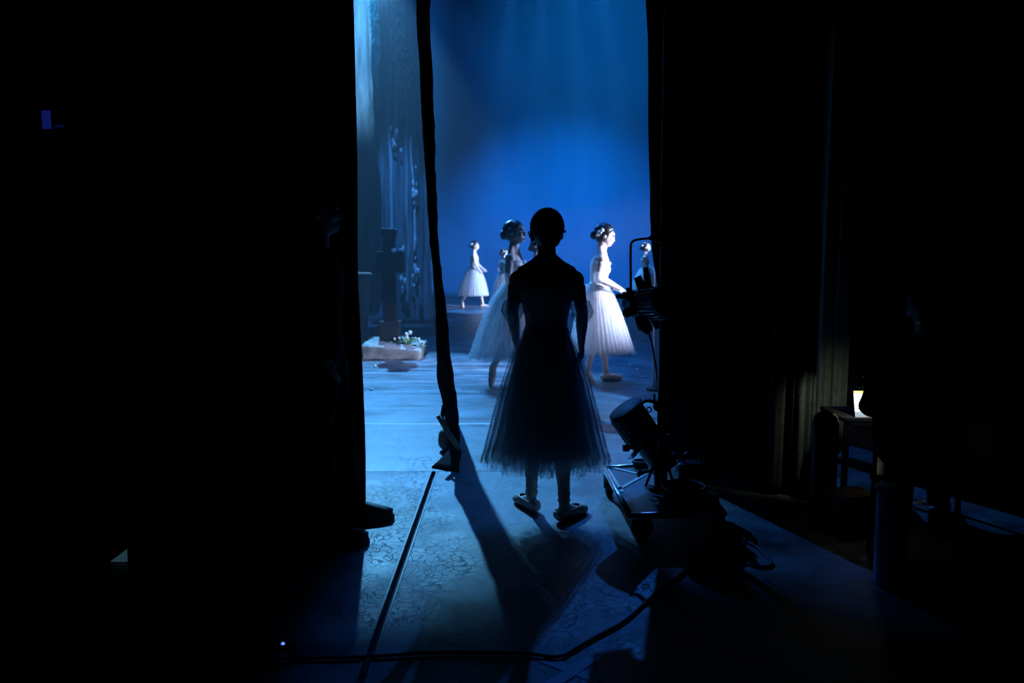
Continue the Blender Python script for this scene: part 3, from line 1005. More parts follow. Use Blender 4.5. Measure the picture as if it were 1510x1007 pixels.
# --- main dancer seen from behind
MD = Vector((P(805, 600, 4.25).x, 4.25, 0))
lh, lt = G(791, 757), G(760, 738)
rh, rt = G(822, 771), G(869, 752)
def foot_from(heel, toe, root):
    d = (toe - heel); d.z = 0
    L = d.length; d.normalize()
    a = heel + d * .058
    return Vector((a.x - root.x, a.y - root.y, .085)), d
la, ld = foot_from(lh, lt, MD)
ra, rd = foot_from(rh, rt, MD)
dancer('dancer', MD, 0, 1.675, 'large dark silhouette of a dancer in a long tulle skirt, back turned',
       arms={-1: ((-.183, -.02, 1.135), (-.160, .11, .955), (-.150, .19, .89), (.6, .2, 0)),
             1: ((.190, -.02, 1.130), (.196, .085, .945), (.205, .13, .85), (-.6, .2, 0))},
       legs={-1: ((la.x - .0, .04, .47), la, ld, True), 1: ((ra.x - .01, .02, .47), ra, rd, True)},
       voxel=.0065, head_pitch=.06, head_yaw=.12, bun=(0, -.095, 1.530),
       layers=[('bodice', .70, .05), ('tulle_inner', .84, .02), ('tulle_mid', .93, .005), ('tulle_outer', 1.0, 0.0)],
       flowers=[((-.083, -.02, 1.56), .016), ((-.082, -.045, 1.545), .016), ((-.078, -.06, 1.525), .014), ((-.075, -.03, 1.535), .012), ((-.066, -.065, 1.505), .010), ((.084, -.02, 1.57), .012)])

# --- walking and standing dancers on the stage
RIGHT = -math.pi / 2
straight = lambda: {-1: ((-.05, .0, .47), (-.05, -.02, .085), (-.5, 1, 0), True), 1: ((.05, .02, .47), (.05, .05, .085), (.5, 1, 0), True)}
# dancer lit from the right, hands clasped
CD2 = 8.75
Lc = Vector((P(879, 500, CD2).x, CD2, 0))
dancer('dancer', Lc, RIGHT, 1.75, 'dancer in white with dark hair, facing right with her hands held together low in front',
       lean=.10, head_pitch=.22,
       arms={1: ((.20, -.03, 1.10), (.13, .17, 1.03), (.04, .235, .99), (0, -.3, 1)), -1: ((-.20, .06, 1.10), (-.11, .24, 1.02), (-.03, .30, .97), (0, -.3, 1))},
       legs={-1: ((-.06, .06, .48), (-.07, .12, .085), (-.4, 1, 0), True), 1: ((.06, -.03, .47), (.07, -.10, .11), (.2, .5, -1), False)},
       flowers=[((.080, -.05, 1.60), .032), ((.078, -.065, 1.575), .034), ((.070, -.07, 1.55), .028), ((-.08, -.05, 1.58), .022)],
       sk_center=lambda z: (0, .09 * max(0, (1.0 - z))), curl=.8)
# dancer walking, partly behind the silhouette
BD = 8.45
Lb = Vector((P(757, 500, BD).x, BD, 0))
dancer('dancer', Lb, RIGHT - .15, 1.77, 'dancer with shadowed arm and rim-lit white skirt, half hidden left of the silhouette',
       lean=.02, head_pitch=.0, twist=-.1,
       arms={1: ((.20, -.01, 1.08), (.17, .09, .90), (.14, .15, .80), (-1, 0, 0)), -1: ((-.20, .0, 1.08), (-.17, .10, .90), (-.14, .16, .80), (1, 0, 0))},
       legs={-1: ((-.06, .12, .50), (-.06, .20, .085), (-.3, 1, 0), True), 1: ((.06, -.06, .48), (.05, -.20, .20), (0, -.12, -1), False)},
       sk_center=lambda z: (0, -.10 * max(0, (1.0 - z))), skirt=[(.30, .385), (.40, .36), (.60, .315), (.76, .27), (.88, .225), (.95, .185), (1.0, .145), (1.04, .118)],
       flowers=[((.076, -.03, 1.60), .018), ((-.08, -.05, 1.58), .022)])
# far left dancer stepping right
DD = 20.3
Ld = Vector((P(699, 453, DD).x, DD, 0))
dancer('dancer', Ld, RIGHT, 1.69, 'small far dancer in white stepping to the right against the blue backcloth, feet showing',
       lean=.03, head_pitch=.12, voxel=.011,
       arms={1: ((.19, .03, 1.10), (.15, .14, .95), (.13, .20, .87), (-1, 0, 0)), -1: ((-.19, .06, 1.11), (-.15, .22, .98), (-.13, .30, .92), (1, 0, 0))},
       legs={-1: ((-.06, .14, .48), (-.05, .22, .085), (-.3, 1, 0), True), 1: ((.06, -.10, .48), (.05, -.30, .16), (0, .15, -1), False)},
       sk_center=lambda z: (0, -.04 * max(0, (1.0 - z))), skirt=[(.30, .40), (.40, .38), (.60, .33), (.76, .275), (.88, .22), (.95, .18), (1.0, .14), (1.04, .118)],
       flowers=[((.07, -.07, 1.60), .035), ((.06, -.085, 1.575), .03)])
# far right dancer behind the upper lamp
ED = 19.0
Le = Vector((P(950, 430, ED).x, ED, 0))
dancer('dancer', Le, RIGHT - .25, 1.64, 'far dancer in white half hidden behind the upper stage lamp', lean=.02, voxel=.011, head_pitch=.05,
       arms={1: ((.19, .02, 1.10), (.16, .14, .95), (.14, .20, .87), (-1, 0, 0)), -1: ((-.19, .06, 1.11), (-.15, .22, .98), (-.13, .30, .92), (1, 0, 0))},
       legs=straight(), flowers=[((.07, -.07, 1.60), .03)],
       skirt=[(.26, .40), (.40, .38), (.60, .33), (.76, .275), (.88, .22), (.95, .18), (1.0, .14), (1.04, .118)])
# lavender far dancer just left of the rim-lit one
FD = 19.2
Lf = Vector((P(742, 450, FD).x, FD, 0))
dancer('dancer', Lf, RIGHT + .6, 1.50, 'faint lavender far dancer showing just left of the rim-lit dancer', lean=.05, voxel=.011,
       arms={1: ((.21, .02, 1.10), (.18, .10, .95), (.16, .15, .87), (-1, 0, 0)), -1: ((-.21, .02, 1.10), (-.18, .10, .95), (-.16, .15, .87), (1, 0, 0))},
       legs=straight(), flowers=[((.07, -.07, 1.60), .03)])
# bright far dancer between the rim-lit dancer and the silhouette's neck
GD = 12.5
Lg = Vector((P(789, 470, GD).x, GD, 0))
dancer('dancer', Lg, RIGHT + .25, 1.62, 'brightly lit dancer showing only as a shoulder beside the neck of the silhouette', lean=.05, voxel=.010,
       arms={1: ((.21, -.02, 1.10), (.18, .10, .95), (.16, .15, .87), (-1, 0, 0)), -1: ((-.21, .02, 1.10), (-.18, .10, .95), (-.16, .15, .87), (1, 0, 0))},
       legs=straight())

# ------------------------------------------------------------------ crew
def shoe(root, ankle, d, mat=None):
    d = Vector(d).normalized()
    bm = bmesh.new()
    base = Vector((ankle[0], ankle[1], 0))
    sd = d.cross(Vector((0, 0, 1)))
    sec = [(-.07, .045, .030, .030), (-.05, .05, .04, .044), (0, .055, .042, .05), (.06, .05, .044, .044), (.12, .042, .05, .036), (.17, .036, .048, .030), (.205, .03, .034, .024)]
    add_tube(bm, [base + d * t + Vector((0, 0, zc)) for t, zc, w, h in sec], [(w, h) for t, zc, w, h in sec], 16, side=sd)
    for v in bm.verts: v.co.z = max(v.co.z, .022)
    o = to_obj('shoe', bm, mat or M['rubber'], root)
    bm = bmesh.new()
    ring = []
    outline = [(-.08, 0), (-.072, .034), (-.03, .043), (.05, .043), (.12, .052), (.18, .046), (.212, .02), (.218, 0)]
    outline = outline + [(x, -y) for x, y in reversed(outline[1:-1])]
    lo = [bm.verts.new(base + d * x + sd * y + Vector((0, 0, .001))) for x, y in outline]
    hi = [bm.verts.new(base + d * x + sd * y + Vector((0, 0, .028))) for x, y in outline]
    bm.faces.new(lo); bm.faces.new(hi)
    for i in range(len(lo)): bm.faces.new((lo[i], lo[(i + 1) % len(lo)], hi[(i + 1) % len(lo)], hi[i]))
    to_obj('sole', bm, M['rubber'], o, smooth=False)


def crew(name, loc, rz, height, label, lean, arms, legs, hip=(0, 0, 0), head_pitch=0.0, drop=0.0, hip_z=.86):
    root = empty(name, loc, rz)
    sc = height / 1.68
    root.scale = (sc,) * 3
    f = Fig(lean, 0, head_pitch, 0, male=True)
    bm = bmesh.new()
    f.torso(bm); f.head(bm)
    for k in (-1, 1):
        add_tube(bm, [f.up((k * .02, -.018, 1.425)), f.up((k * .075, -.012, 1.378)), f.up((k * .14, -.006, 1.338))], [.03, .030, .034], 10)
        f.arm(bm, k, *arms[k])
        f.leg(bm, k, legs[k][0], legs[k][1], hip_z=hip_z)
        f.foot(bm, legs[k][1], legs[k][2], True, length=.2, grow=-.008, ground=drop)
    mesh_obj('body', remesh(bm, .009, 3), M['skin'], root)
    bm = bmesh.new()
    f.torso(bm, .018, .88, 1.385)
    for k in (-1, 1):
        add_tube(bm, [f.up((k * .02, -.018, 1.40)), f.up((k * .075, -.012, 1.375)), f.up((k * .14, -.006, 1.338))], [.04, .044, .05], 10)
        f.arm(bm, k, *arms[k], grow=.014, hand=False)
    mesh_obj('jacket', remesh(bm, .011, 4), M['dark_cloth'], root)
    bm = bmesh.new()
    f.torso(bm, .014, .79, 1.0)
    for k in (-1, 1):
        f.leg(bm, k, legs[k][0], legs[k][1], grow=.022, hip_z=hip_z)
    mesh_obj('trousers', remesh(bm, .011, 4), M['dark_cloth'], root)
    hair_parts(f, root, flowers=(), bun=(0, -.07, 1.56), bun_r=.04)
    f.face(root)
    for k in (-1, 1):
        shoe(root, legs[k][1], legs[k][2])
    if drop:
        done = set()
        for c in root.children_recursive:
            if c.type == 'MESH' and c.data.name not in done:
                done.add(c.data.name)
                seated_foot = c.name.split('.')[0] in ('shoe', 'sole')
                c.data.transform(Matrix.Translation((0, 0, 0 if seated_foot else -drop)))
    tag(root, label, 'person')
    return root


# stagehand standing against the left curtain, one shoe in the light
toe = G(579, 768)
an = Vector((toe.x - .225, toe.y + .03, 0))
SL = Vector((an.x - .14, an.y - .05, 0))
rzS = -math.pi / 2 + .10
ra_ = rel(an + Vector((0, 0, .09)), SL, rzS, 1.06)
la_ = rel(G(478, 800) + Vector((0, 0, .09)), SL, rzS, 1.06)
crew('person', SL, rzS, 1.78, 'person in dark clothes standing in the left dark, one shoe poking into the light', .02,
     {1: ((.22, -.02, 1.08), (.20, .06, .86), (.19, .09, .76), (-1, 0, 0)), -1: ((-.22, -.02, 1.08), (-.20, .06, .86), (-.19, .09, .76), (1, 0, 0))},
     {-1: ((ra_.x, ra_.y * .6, .48), ra_, (0.1, 1, 0)), 1: ((max(.09, la_.x), la_.y * .6, .48), la_, (.15, 1, 0))})

# ------------------------------------------------------------------ light stand on a wheeled trolley
TZ = 0.155
BLc, FLc, FRc, BRc = G(891, 690, TZ), G(929, 760, TZ), G(1068, 757, TZ), G(1012, 684, TZ)
ctr = (BLc + FLc + FRc + BRc) / 4
root = empty('trolley', (ctr.x, ctr.y, 0))
loc = lambda p: Vector(p) - Vector((ctr.x, ctr.y, 0))
cs = [loc(p) for p in (BLc, FLc, FRc, BRc)]
bm = bmesh.new()
lo = [bm.verts.new(c + Vector((0, 0, -.02))) for c in cs]; hi = [bm.verts.new(c) for c in cs]
bm.faces.new(lo); bm.faces.new(hi)
for i in range(4): bm.faces.new((lo[i], lo[(i + 1) % 4], hi[(i + 1) % 4], hi[i]))
bmesh.ops.bevel(bm, geom=[e for e in bm.edges], offset=.004, segments=2, affect='EDGES')
to_obj('deck', bm, M['plate'], root, smooth=False)
for i in range(4):
    a, b = cs[i], cs[(i + 1) % 4]
    bm = bmesh.new()
    add_tube(bm, [a + Vector((0, 0, -.002)), a.lerp(b, .5) + Vector((0, 0, -.002)), b + Vector((0, 0, -.002))], [.016, .016, .016], 10)
    to_obj('rail', bm, M['steel'], root)
def strip(p0, p1, w, mat, name, z=TZ + .002):
    a, b = loc(G(*p0, TZ)), loc(G(*p1, TZ))
    d = (b - a).normalized(); sd = d.cross(Vector((0, 0, 1))) * w
    bm = bmesh.new()
    vs = [Vector((p.x, p.y, z)) for p in (a - sd, a + sd, b + sd, b - sd)]
    lo = [bm.verts.new(v) for v in vs]; hi = [bm.verts.new(v + Vector((0, 0, .002))) for v in vs]
    bm.faces.new(lo); bm.faces.new(hi)
    for i in range(4): bm.faces.new((lo[i], lo[(i + 1) % 4], hi[(i + 1) % 4], hi[i]))
    return to_obj(name, bm, mat, root, smooth=False)
strip((891, 689), (956, 684), .016, M['tape'], 'tape_strip')
strip((891, 690), (915, 726), .022, M['tape'], 'tape_strip')
strip((903, 690), (950, 701), .012, M['tape'], 'tape_strip')
strip((912, 722), (953, 699), .012, M['tape'], 'tape_strip')
strip((948, 757), (992, 755), .014, M['tape_dull'], 'tape_strip')
for i, c in enumerate(cs):
    inn = c.lerp(Vector((0, 0, TZ)), .10)
    if i == 1: inn = loc(G(946, 792, 0)); inn.z = 0
    bm = bmesh.new()
    R = .058
    if i == 1:
        add_tube(bm, [(inn.x, inn.y + t, R) for t in (-.022, -.015, .015, .022)], [R * .8, R, R, R * .8], 24)
    else:
        add_tube(bm, [(inn.x + t, inn.y, R) for t in (-.022, -.015, .015, .022)], [R * .8, R, R, R * .8], 24)
    w = to_obj('caster_wheel', bm, M['rubber'], root)
    bm = bmesh.new(); add_tube(bm, [(inn.x - .028, inn.y, R), (inn.x + .028, inn.y, R)], .014, 10)
    add_box(bm, (inn.x - .034, inn.y - .02, R - .01), (inn.x - .028, inn.y + .02, TZ - .02))
    add_box(bm, (inn.x + .028, inn.y - .02, R - .01), (inn.x + .034, inn.y + .02, TZ - .02))
    add_box(bm, (inn.x - .034, inn.y - .03, TZ - .03), (inn.x + .034, inn.y + .03, TZ - .018))
    to_obj('caster_fork', bm, M['metal_black'], w, smooth=False)
# pole and its socket
pb = loc(G(974, 722, TZ))
ptop = Vector((pb.x - .02, pb.y, 3.9))
bm = bmesh.new(); add_tube(bm, [(pb.x, pb.y, TZ), ptop], .024, 16); to_obj('pole', bm, M['metal_black'], root)
bm = bmesh.new(); add_tube(bm, [(pb.x, pb.y, TZ), (pb.x, pb.y, TZ + .02), (pb.x, pb.y, TZ + .021), (pb.x, pb.y, TZ + .2)], [.07, .07, .036, .034], 18)
to_obj('socket', bm, M['metal_black'], root)
for k in range(3):
    a = k * 2.1 + .4
    bm = bmesh.new(); add_tube(bm, [(pb.x + .09 * math.cos(a), pb.y + .09 * math.sin(a), TZ + .005), (pb.x + .03 * math.cos(a), pb.y + .03 * math.sin(a), TZ + .17)], .008, 8)
    to_obj('brace', bm, M['metal_black'], root)
bm = bmesh.new(); add_tube(bm, [(pb.x - .03, pb.y - .01, TZ + .12), (pb.x - .11, pb.y - .03, TZ + .10), (pb.x - .13, pb.y - .035, TZ + .10)], [.006, .008, .022], 10)
to_obj('clamp_knob', bm, M['metal_black'], root)
tag(root, 'wheeled metal trolley with taped deck carrying the lighting pole', 'trolley')
POLE = Vector((ctr.x + pb.x, ctr.y + pb.y, 0))


def stage_lamp(name, loc_, axis, up, label, R=.105, body=.26, tube=.22, yoke_top=None, pole_z=None, fins=30, cable_end=None):
    """profile spot: finned lamp house at the back, lens tube in front; local +Y is the beam"""
    root = empty(name, loc_)
    ax = Vector(axis).normalized()
    a = ax.cross(Vector(up)).normalized()
    b = a.cross(ax).normalized()
    Q = Matrix((a, ax, b)).transposed()          # local x,y,z -> world offset
    W = lambda x, y, z: Q @ Vector((x, y, z))
    bm = bmesh.new()
    add_tube(bm, [W(0, y, 0) for y in (-body - .02, -body - .012, -body, -.02, 0.0)], [R * .86, R * .96, R, R, R * .9], 28)
    house = to_obj('lamp_house', bm, M['metal_grey'], root)
    for k in range(fins):
        t = 2 * math.pi * k / fins
        c, s_ = math.cos(t), math.sin(t)
        if W(c, 0, s_).dot(Vector((-.62, -.25, -.45))) < .12: continue
        bm = bmesh.new()
        p = [W(c * (R - .004), y, s_ * (R - .004)) for y in (-body + .0, -.03)] + [W(c * (R + .016), y, s_ * (R + .016)) for y in (-.03, -body + .0)]
        tv = W(-s_, 0, c) * .003
        lo = [bm.verts.new(v - tv) for v in p]; hi = [bm.verts.new(v + tv) for v in p]
        bm.faces.new(lo); bm.faces.new(hi)
        for i in range(4): bm.faces.new((lo[i], lo[(i + 1) % 4], hi[(i + 1) % 4], hi[i]))
        to_obj('cooling_fin', bm, M['metal_grey'], house, smooth=False)
    for (y0, r0, m) in ((-body - .01, R * 1.08, 'metal_black'), (0.0, R * 1.06, 'metal_black')):
        bm = bmesh.new(); add_tube(bm, [W(0, y0 - .012, 0), W(0, y0 - .01, 0), W(0, y0 + .01, 0), W(0, y0 + .012, 0)], [r0 * .95, r0, r0, r0 * .95], 28)
        to_obj('collar', bm, M[m], root)
    bm = bmesh.new()
    add_tube(bm, [W(0, y, 0) for y in (0.0, .015, .02, tube - .03, tube - .025, tube)], [R * .72, R * .72, R * .82, R * .82, R * .92, R * .92], 28)
    lt_ = to_obj('lens_tube', bm, M['metal_grey'], root)
    bm = bmesh.new(); add_ball(bm, W(0, tube - .004, 0), (R * .78, R * .12, R * .78), 20, 10, Q); to_obj('lens', bm, M['glass'], lt_)
    bm = bmesh.new()
    for sx in (-1, 1):
        add_box(bm, (-.1, -.1, -.1), (-.1, -.1, -.1)) if False else None
    # gel frame holder
    s2 = R * .74
    pts = [W(-s2, tube + .008, -s2), W(s2, tube + .008, -s2), W(s2, tube + .008, s2), W(-s2, tube + .008, s2), W(-s2, tube + .008, -s2)]
    add_tube(bm, pts, .006, 6)
    to_obj('gel_frame', bm, M['metal_black'], lt_)
    # shutter blades between house and tube
    for k in range(4):
        t = math.pi * .5 * k + .4
        c, s_ = math.cos(t), math.sin(t)
        bm = bmesh.new()
        p = [W(c * R * .8 - s_ * .03, .008, s_ * R * .8 + c * .03), W(c * R * .8 + s_ * .03, .008, s_ * R * .8 - c * .03),
             W(c * (R + .07) + s_ * .022, .010, s_ * (R + .07) - c * .022), W(c * (R + .07) - s_ * .022, .010, s_ * (R + .07) + c * .022)]
        lo = [bm.verts.new(v) for v in p]; hi = [bm.verts.new(v + ax * .004) for v in p]
        bm.faces.new(lo); bm.faces.new(hi)
        for i in range(4): bm.faces.new((lo[i], lo[(i + 1) % 4], hi[(i + 1) % 4], hi[i]))
        to_obj('shutter', bm, M['metal_black'], root, smooth=False)
    return root, W


# lower lamp, tilted
lc = P(952, 646, 4.32)
low, W = stage_lamp('stage_lamp', lc, (.50, .06, -.72), (.6, .2, .6), 'x', R=.094, body=.19, tube=.19)
tag(low, 'lower stage lamp with finned grey body, tilted above the trolley deck', 'stage lamp')
def lampobj(root, name, pts, r, mat, n=10, par=None):
    bm = bmesh.new()
    add_tube(bm, [Vector(p) - root.location for p in pts], r, n)
    return to_obj(name, bm, M[mat], root if par is None else par)
def at_pole(z): return Vector((POLE.x, POLE.y, z))
pz = P(972, 610, POLE.y).z
lampobj(low, 'yoke', catmull([P(938, 658, 4.19), P(939, 630, 4.18), P(940, 604, 4.20), P(950, 592, 4.24), P(962, 592, POLE.y - .06), P(971, 597, POLE.y - .02)], 5), .010, 'metal_black')
lampobj(low, 'hook_clamp', [P(966, 598, POLE.y - .035), P(971, 598, POLE.y - .03), P(982, 600, POLE.y - .03)], [.026, .034, .026], 'metal_black', 12)
lampobj(low, 'clamp_bolt', [P(965, 592, POLE.y - .05), P(965, 581, POLE.y - .05)], .006, 'metal_black', 8)
lampobj(low, 'tilt_knob', [P(938, 658, 4.19), P(928, 660, 4.16), P(926, 660.5, 4.155), P(919, 661, 4.15)], [.010, .010, .020, .018], 'metal_black', 12)
lampobj(low, 'tilt_lever', [P(932, 660, 4.16), P(931.5, 645, 4.16)], .009, 'metal_black', 8)
bm = bmesh.new()
c0 = P(957, 604, 4.25) - low.location
ring_pts = [c0 + Vector((.013 * math.cos(t), 0, .013 * math.sin(t))) for t in [2 * math.pi * k / 14 for k in range(15)]]
add_tube(bm, ring_pts, .004, 6); to_obj('safety_eye', bm, M['metal_black'], low)
lampobj(low, 'power_cable', catmull([P(964, 672, 4.30), P(975, 700, 4.28), P(990, 722, 4.25), P(1010, 735, 4.2), P(1035, 742, 4.2)], 6), .007, 'rubber', 8)

# upper lamp
uc = P(957, 446, 4.36)
upp, W = stage_lamp('stage_lamp', uc, (-.30, .93, -.10), (0, 0, 1), 'x', R=.085, body=.20, tube=.18, fins=26)
tag(upp, 'upper stage lamp clamped to the pole, dark against the white dancers', 'stage lamp')
lampobj(upp, 'yoke', catmull([P(967, 351, POLE.y - .02), P(950, 352, 4.34), P(937, 354, 4.33), P(931, 359, 4.33), P(930, 370, 4.33), P(930, 405, 4.33), P(930.5, 437, 4.33)], 5), .007, 'metal_black')
lampobj(upp, 'hook_clamp', [P(957, 351, POLE.y - .03), P(962, 351, POLE.y - .03), P(972, 349, POLE.y - .02), P(980, 349, POLE.y - .02)], [.010, .018, .030, .026], 'metal_black', 12)
lampobj(upp, 'tilt_knob', [P(931, 437, 4.33), P(921, 437, 4.33), P(920, 437, 4.33), P(909, 437, 4.33)], [.022, .024, .014, .014], 'metal_black', 12)
lampobj(upp, 'bracket', [P(927, 424, 4.34), P(931, 440, 4.34), P(934, 458, 4.34)], [.016, .022, .018], 'metal_black', 10)
lampobj(upp, 'shutter_handle', [P(957, 425, 4.30), P(954, 409, 4.30), P(952, 394, 4.30)], [.020, .018, .012], 'metal_black', 8)
lampobj(upp, 'cable_box', [P(943, 466, 4.33), P(949, 480, 4.33), P(958, 489, 4.33)], [.03, .04, .026], 'metal_black', 10)
lampobj(upp, 'power_cable', catmull([P(956, 488, 4.33), P(962, 510, 4.33), P(966, 535, 4.34), P(970, 562, 4.36), P(972, 600, 4.37)], 6), .005, 'rubber', 8)

# bright rim-lit pole on the far side of the right curtain
root = empty('side_light_stand', (P(967, 500, 8.2).x, 8.2, 0))
bm = bmesh.new(); add_tube(bm, [(0, 0, .03), (0, 0, 3.2)], .028, 12); to_obj('pole', bm, M['tape'], root)
bm = bmesh.new(); add_tube(bm, [(0, 0, 0), (0, 0, .025), (0, 0, .03)], [.09, .09, .05], 24); to_obj('base', bm, M['metal_black'], root)
tag(root, 'white side-light pole gleaming beyond the right curtain edge', 'light stand')

# gear on the trolley: cable coil, weights, plug box
def torus(bm, c, R, r, n=28, k=8, tilt=0.0, squash=1.0):
    pts = [Vector(c) + Vector((R * math.cos(t), R * squash * math.sin(t), R * math.sin(t) * tilt)) for t in [2 * math.pi * i / n for i in range(n + 1)]]
    add_tube(bm, pts, r, k)
cp = G(1010, 738, TZ)
root = empty('cable_coil', (cp.x, cp.y, TZ))
for k in range(5):
    bm = bmesh.new(); torus(bm, (rnd.uniform(-.015, .015), rnd.uniform(-.015, .015), .012 + .017 * k), .105 + rnd.uniform(-.012, .012), .0095)
    to_obj('cable_loop', bm, M['rubber'], root)
tag(root, 'black cable coiled on the trolley deck beside the pole', 'cable')
wp = G(1020, 712, TZ)
root = empty('stage_weight', (wp.x, wp.y, TZ))
bm = bmesh.new(); add_box(bm, (-.085, -.06, 0), (.085, .06, .12), .012); to_obj('block', bm, M['metal_black'], root)
bm = bmesh.new(); add_tube(bm, catmull([(-.05, 0, .118), (-.045, 0, .16), (0, 0, .175), (.045, 0, .16), (.05, 0, .118)], 4), .009, 8); to_obj('handle', bm, M['metal_black'], root)
tag(root, 'black stage weight with a handle at the back of the trolley', 'weight')
wp = G(1044, 741, TZ)
root = empty('plug_box', (wp.x, wp.y, TZ))
bm = bmesh.new(); add_box(bm, (-.05, -.035, 0), (.05, .035, .05), .006); to_obj('box', bm, M['metal_black'], root)
for k in (-1, 0, 1):
    bm = bmesh.new(); add_tube(bm, [(k * .03, -.034, .025), (k * .03, -.055, .027)], .011, 10); to_obj('socket', bm, M['steel'], root)
tag(root, 'small black plug box at the right corner of the trolley', 'plug box')
cp = G(950, 690, TZ)
root = empty('cable_coil', (cp.x, cp.y, TZ))
for k in range(3):
    bm = bmesh.new(); torus(bm, (0, 0, .010 + .015 * k), .055 + .006 * k, .008, squash=.7); to_obj('cable_loop', bm, M['rubber'], root)
tag(root, 'small dark cable ring at the back edge of the trolley deck', 'cable')
# pale tag under the left rail
q = G(897, 726, 0.0)
bm = bmesh.new(); add_box(bm, (-.012, -.02, 0), (.012, .02, .055), .002)
o = to_obj('wooden_wedge', bm, M['tape']); o.location = q
tag(o, 'tiny pale block on the floor against the left trolley rail', 'block')

# ------------------------------------------------------------------ cables and tape on the floor
bm = bmesh.new()
pts = [G(px, py, .009) for px, py in ((400, 972), (470, 970), (545, 968), (620, 963), (690, 962), (770, 963), (823, 968), (850, 955), (880, 938), (920, 916), (950, 890), (975, 868), (1010, 842), (1035, 822), (1062, 800))]
add_tube(bm, catmull(pts, 8), .0068, 8)
o = to_obj('floor_cable', bm, M['rubber']); tag(o, 'black cable winding across the front floor to the trolley', 'cable')
bm = bmesh.new()
pts = [G(px, py, .007) for px, py in ((1040, 775), (1060, 795), (1085, 815), (1110, 834), (1138, 832), (1120, 810), (1098, 795), (1078, 772))]
add_tube(bm, catmull(pts, 8), .007, 8)
o = to_obj('floor_cable', bm, M['rubber']); tag(o, 'thin cable looped on the floor right of the trolley', 'cable')
root = empty('tape_cross', G(841, 990))
for (a, b) in (((800, 972), (884, 1004)), ((872, 972), (812, 1012))):
    p, q = G(*a), G(*b)
    d = (q - p).normalized(); sd = d.cross(Vector((0, 0, 1))) * .024
    bm = bmesh.new()
    z = .0015 if a[0] == 800 else .0030
    vs = [Vector((v.x, v.y, z)) - root.location for v in (p - sd, p + sd, q + sd, q - sd)]
    lo = [bm.verts.new(v) for v in vs]; hi = [bm.verts.new(v + Vector((0, 0, .001))) for v in vs]
    bm.faces.new(lo); bm.faces.new(hi)
    for i in range(4): bm.faces.new((lo[i], lo[(i + 1) % 4], hi[(i + 1) % 4], hi[i]))
    to_obj('tape_strip', bm, M['tape_dull'], root, smooth=False)
tag(root, 'blue-grey cross of tape stuck on the front floor by the cable bend', 'tape mark')

# ------------------------------------------------------------------ dim right-hand wing

# seated person, chair, prompt desk with page and lamp
SP = Vector((P(1352, 700, 3.85).x, 3.85, 0))
DR = .40
crew('person', SP, -.5, 1.70, 'person in black sitting in the dark to the right of the small lit page', .18,
     {1: ((.25, .10, 1.07), (.20, .33, 1.05), (.17, .42, 1.05), (-1, 0, 0)), -1: ((-.24, .10, 1.06), (-.20, .33, 1.06), (-.17, .42, 1.06), (1, 0, 0))},
     {-1: ((-.10, .42, .86), (-.10, .42, .085 + DR), (-.1, 1, 0)), 1: ((.10, .42, .86), (.10, .42, .085 + DR), (.1, 1, 0))}, drop=DR)
root = empty('chair', (SP.x, SP.y, 0), -.5)
bm = bmesh.new(); add_box(bm, (-.2, -.2, .345), (.2, .2, .375), .01); to_obj('seat', bm, M['metal_black'], root)
bm = bmesh.new(); add_box(bm, (-.2, -.235, .55), (.2, -.215, .85), .01); to_obj('backrest', bm, M['metal_black'], root)
for sx in (-1, 1):
    for sy in (-1, 1):
        bm = bmesh.new(); add_tube(bm, [(sx * .18, sy * .18, .35), (sx * .19, sy * .2, 0.0)], .011, 8); to_obj('leg', bm, M['metal_black'], root)
    bm = bmesh.new(); add_tube(bm, [(sx * .18, -.19, .36), (sx * .18, -.225, .84)], .011, 8); to_obj('back_post', bm, M['metal_black'], root)
tag(root, 'plain black chair under the seated person on the right', 'chair')

PD = 4.42
pc = P(1274, 586, PD)
root = empty('prompt_desk', (pc.x + .10, PD + .14, 0))
tz = P(1274, 612, PD).z - .012
bm = bmesh.new(); add_box(bm, (-.22, -.16, tz - .025), (.22, .18, tz), .004); to_obj('top', bm, M['metal_black'], root, smooth=False)
for sx in (-1, 1):
    for sy in (-1, 1):
        bm = bmesh.new(); add_box(bm, (sx * .19 - .014, sy * .14 - .014, 0), (sx * .19 + .014, sy * .14 + .014, tz - .024), .002); to_obj('leg', bm, M['metal_black'], root, smooth=False)
tag(root, 'small black desk holding the lit page', 'desk')
root = empty('script_page', (pc.x, PD, tz))
h = P(1274, 577, PD).z - tz
tl = Matrix.Rotation(-.25, 4, 'X')
def plate(lo, hi, mat, name, par):
    bm = bmesh.new(); add_box(bm, lo, hi, .0004)
    for v in bm.verts: v.co = tl @ v.co
    o = to_obj(name, bm, mat, par, smooth=False); return o
plate((-.045, -.002, 0), (.048, .002, h), M['paper'], 'sheet', root)
plate((-.045, -.0035, h * .90), (.048, -.0015, h), M['orange'], 'orange_header', root)
plate((-.045, -.0035, 0), (.048, -.0015, h * .22), M['tape_dull'], 'grey_footer', root)
for k in range(4):
    plate((-.03 + .01 * (k % 2), -.0032, h * (.32 + .12 * k)), (.03 - .012 * (k % 3), -.0018, h * (.34 + .12 * k)), M['ink'], 'text_line', root)
tag(root, 'small white lit page with an orange top edge in the dark right wing', 'page')
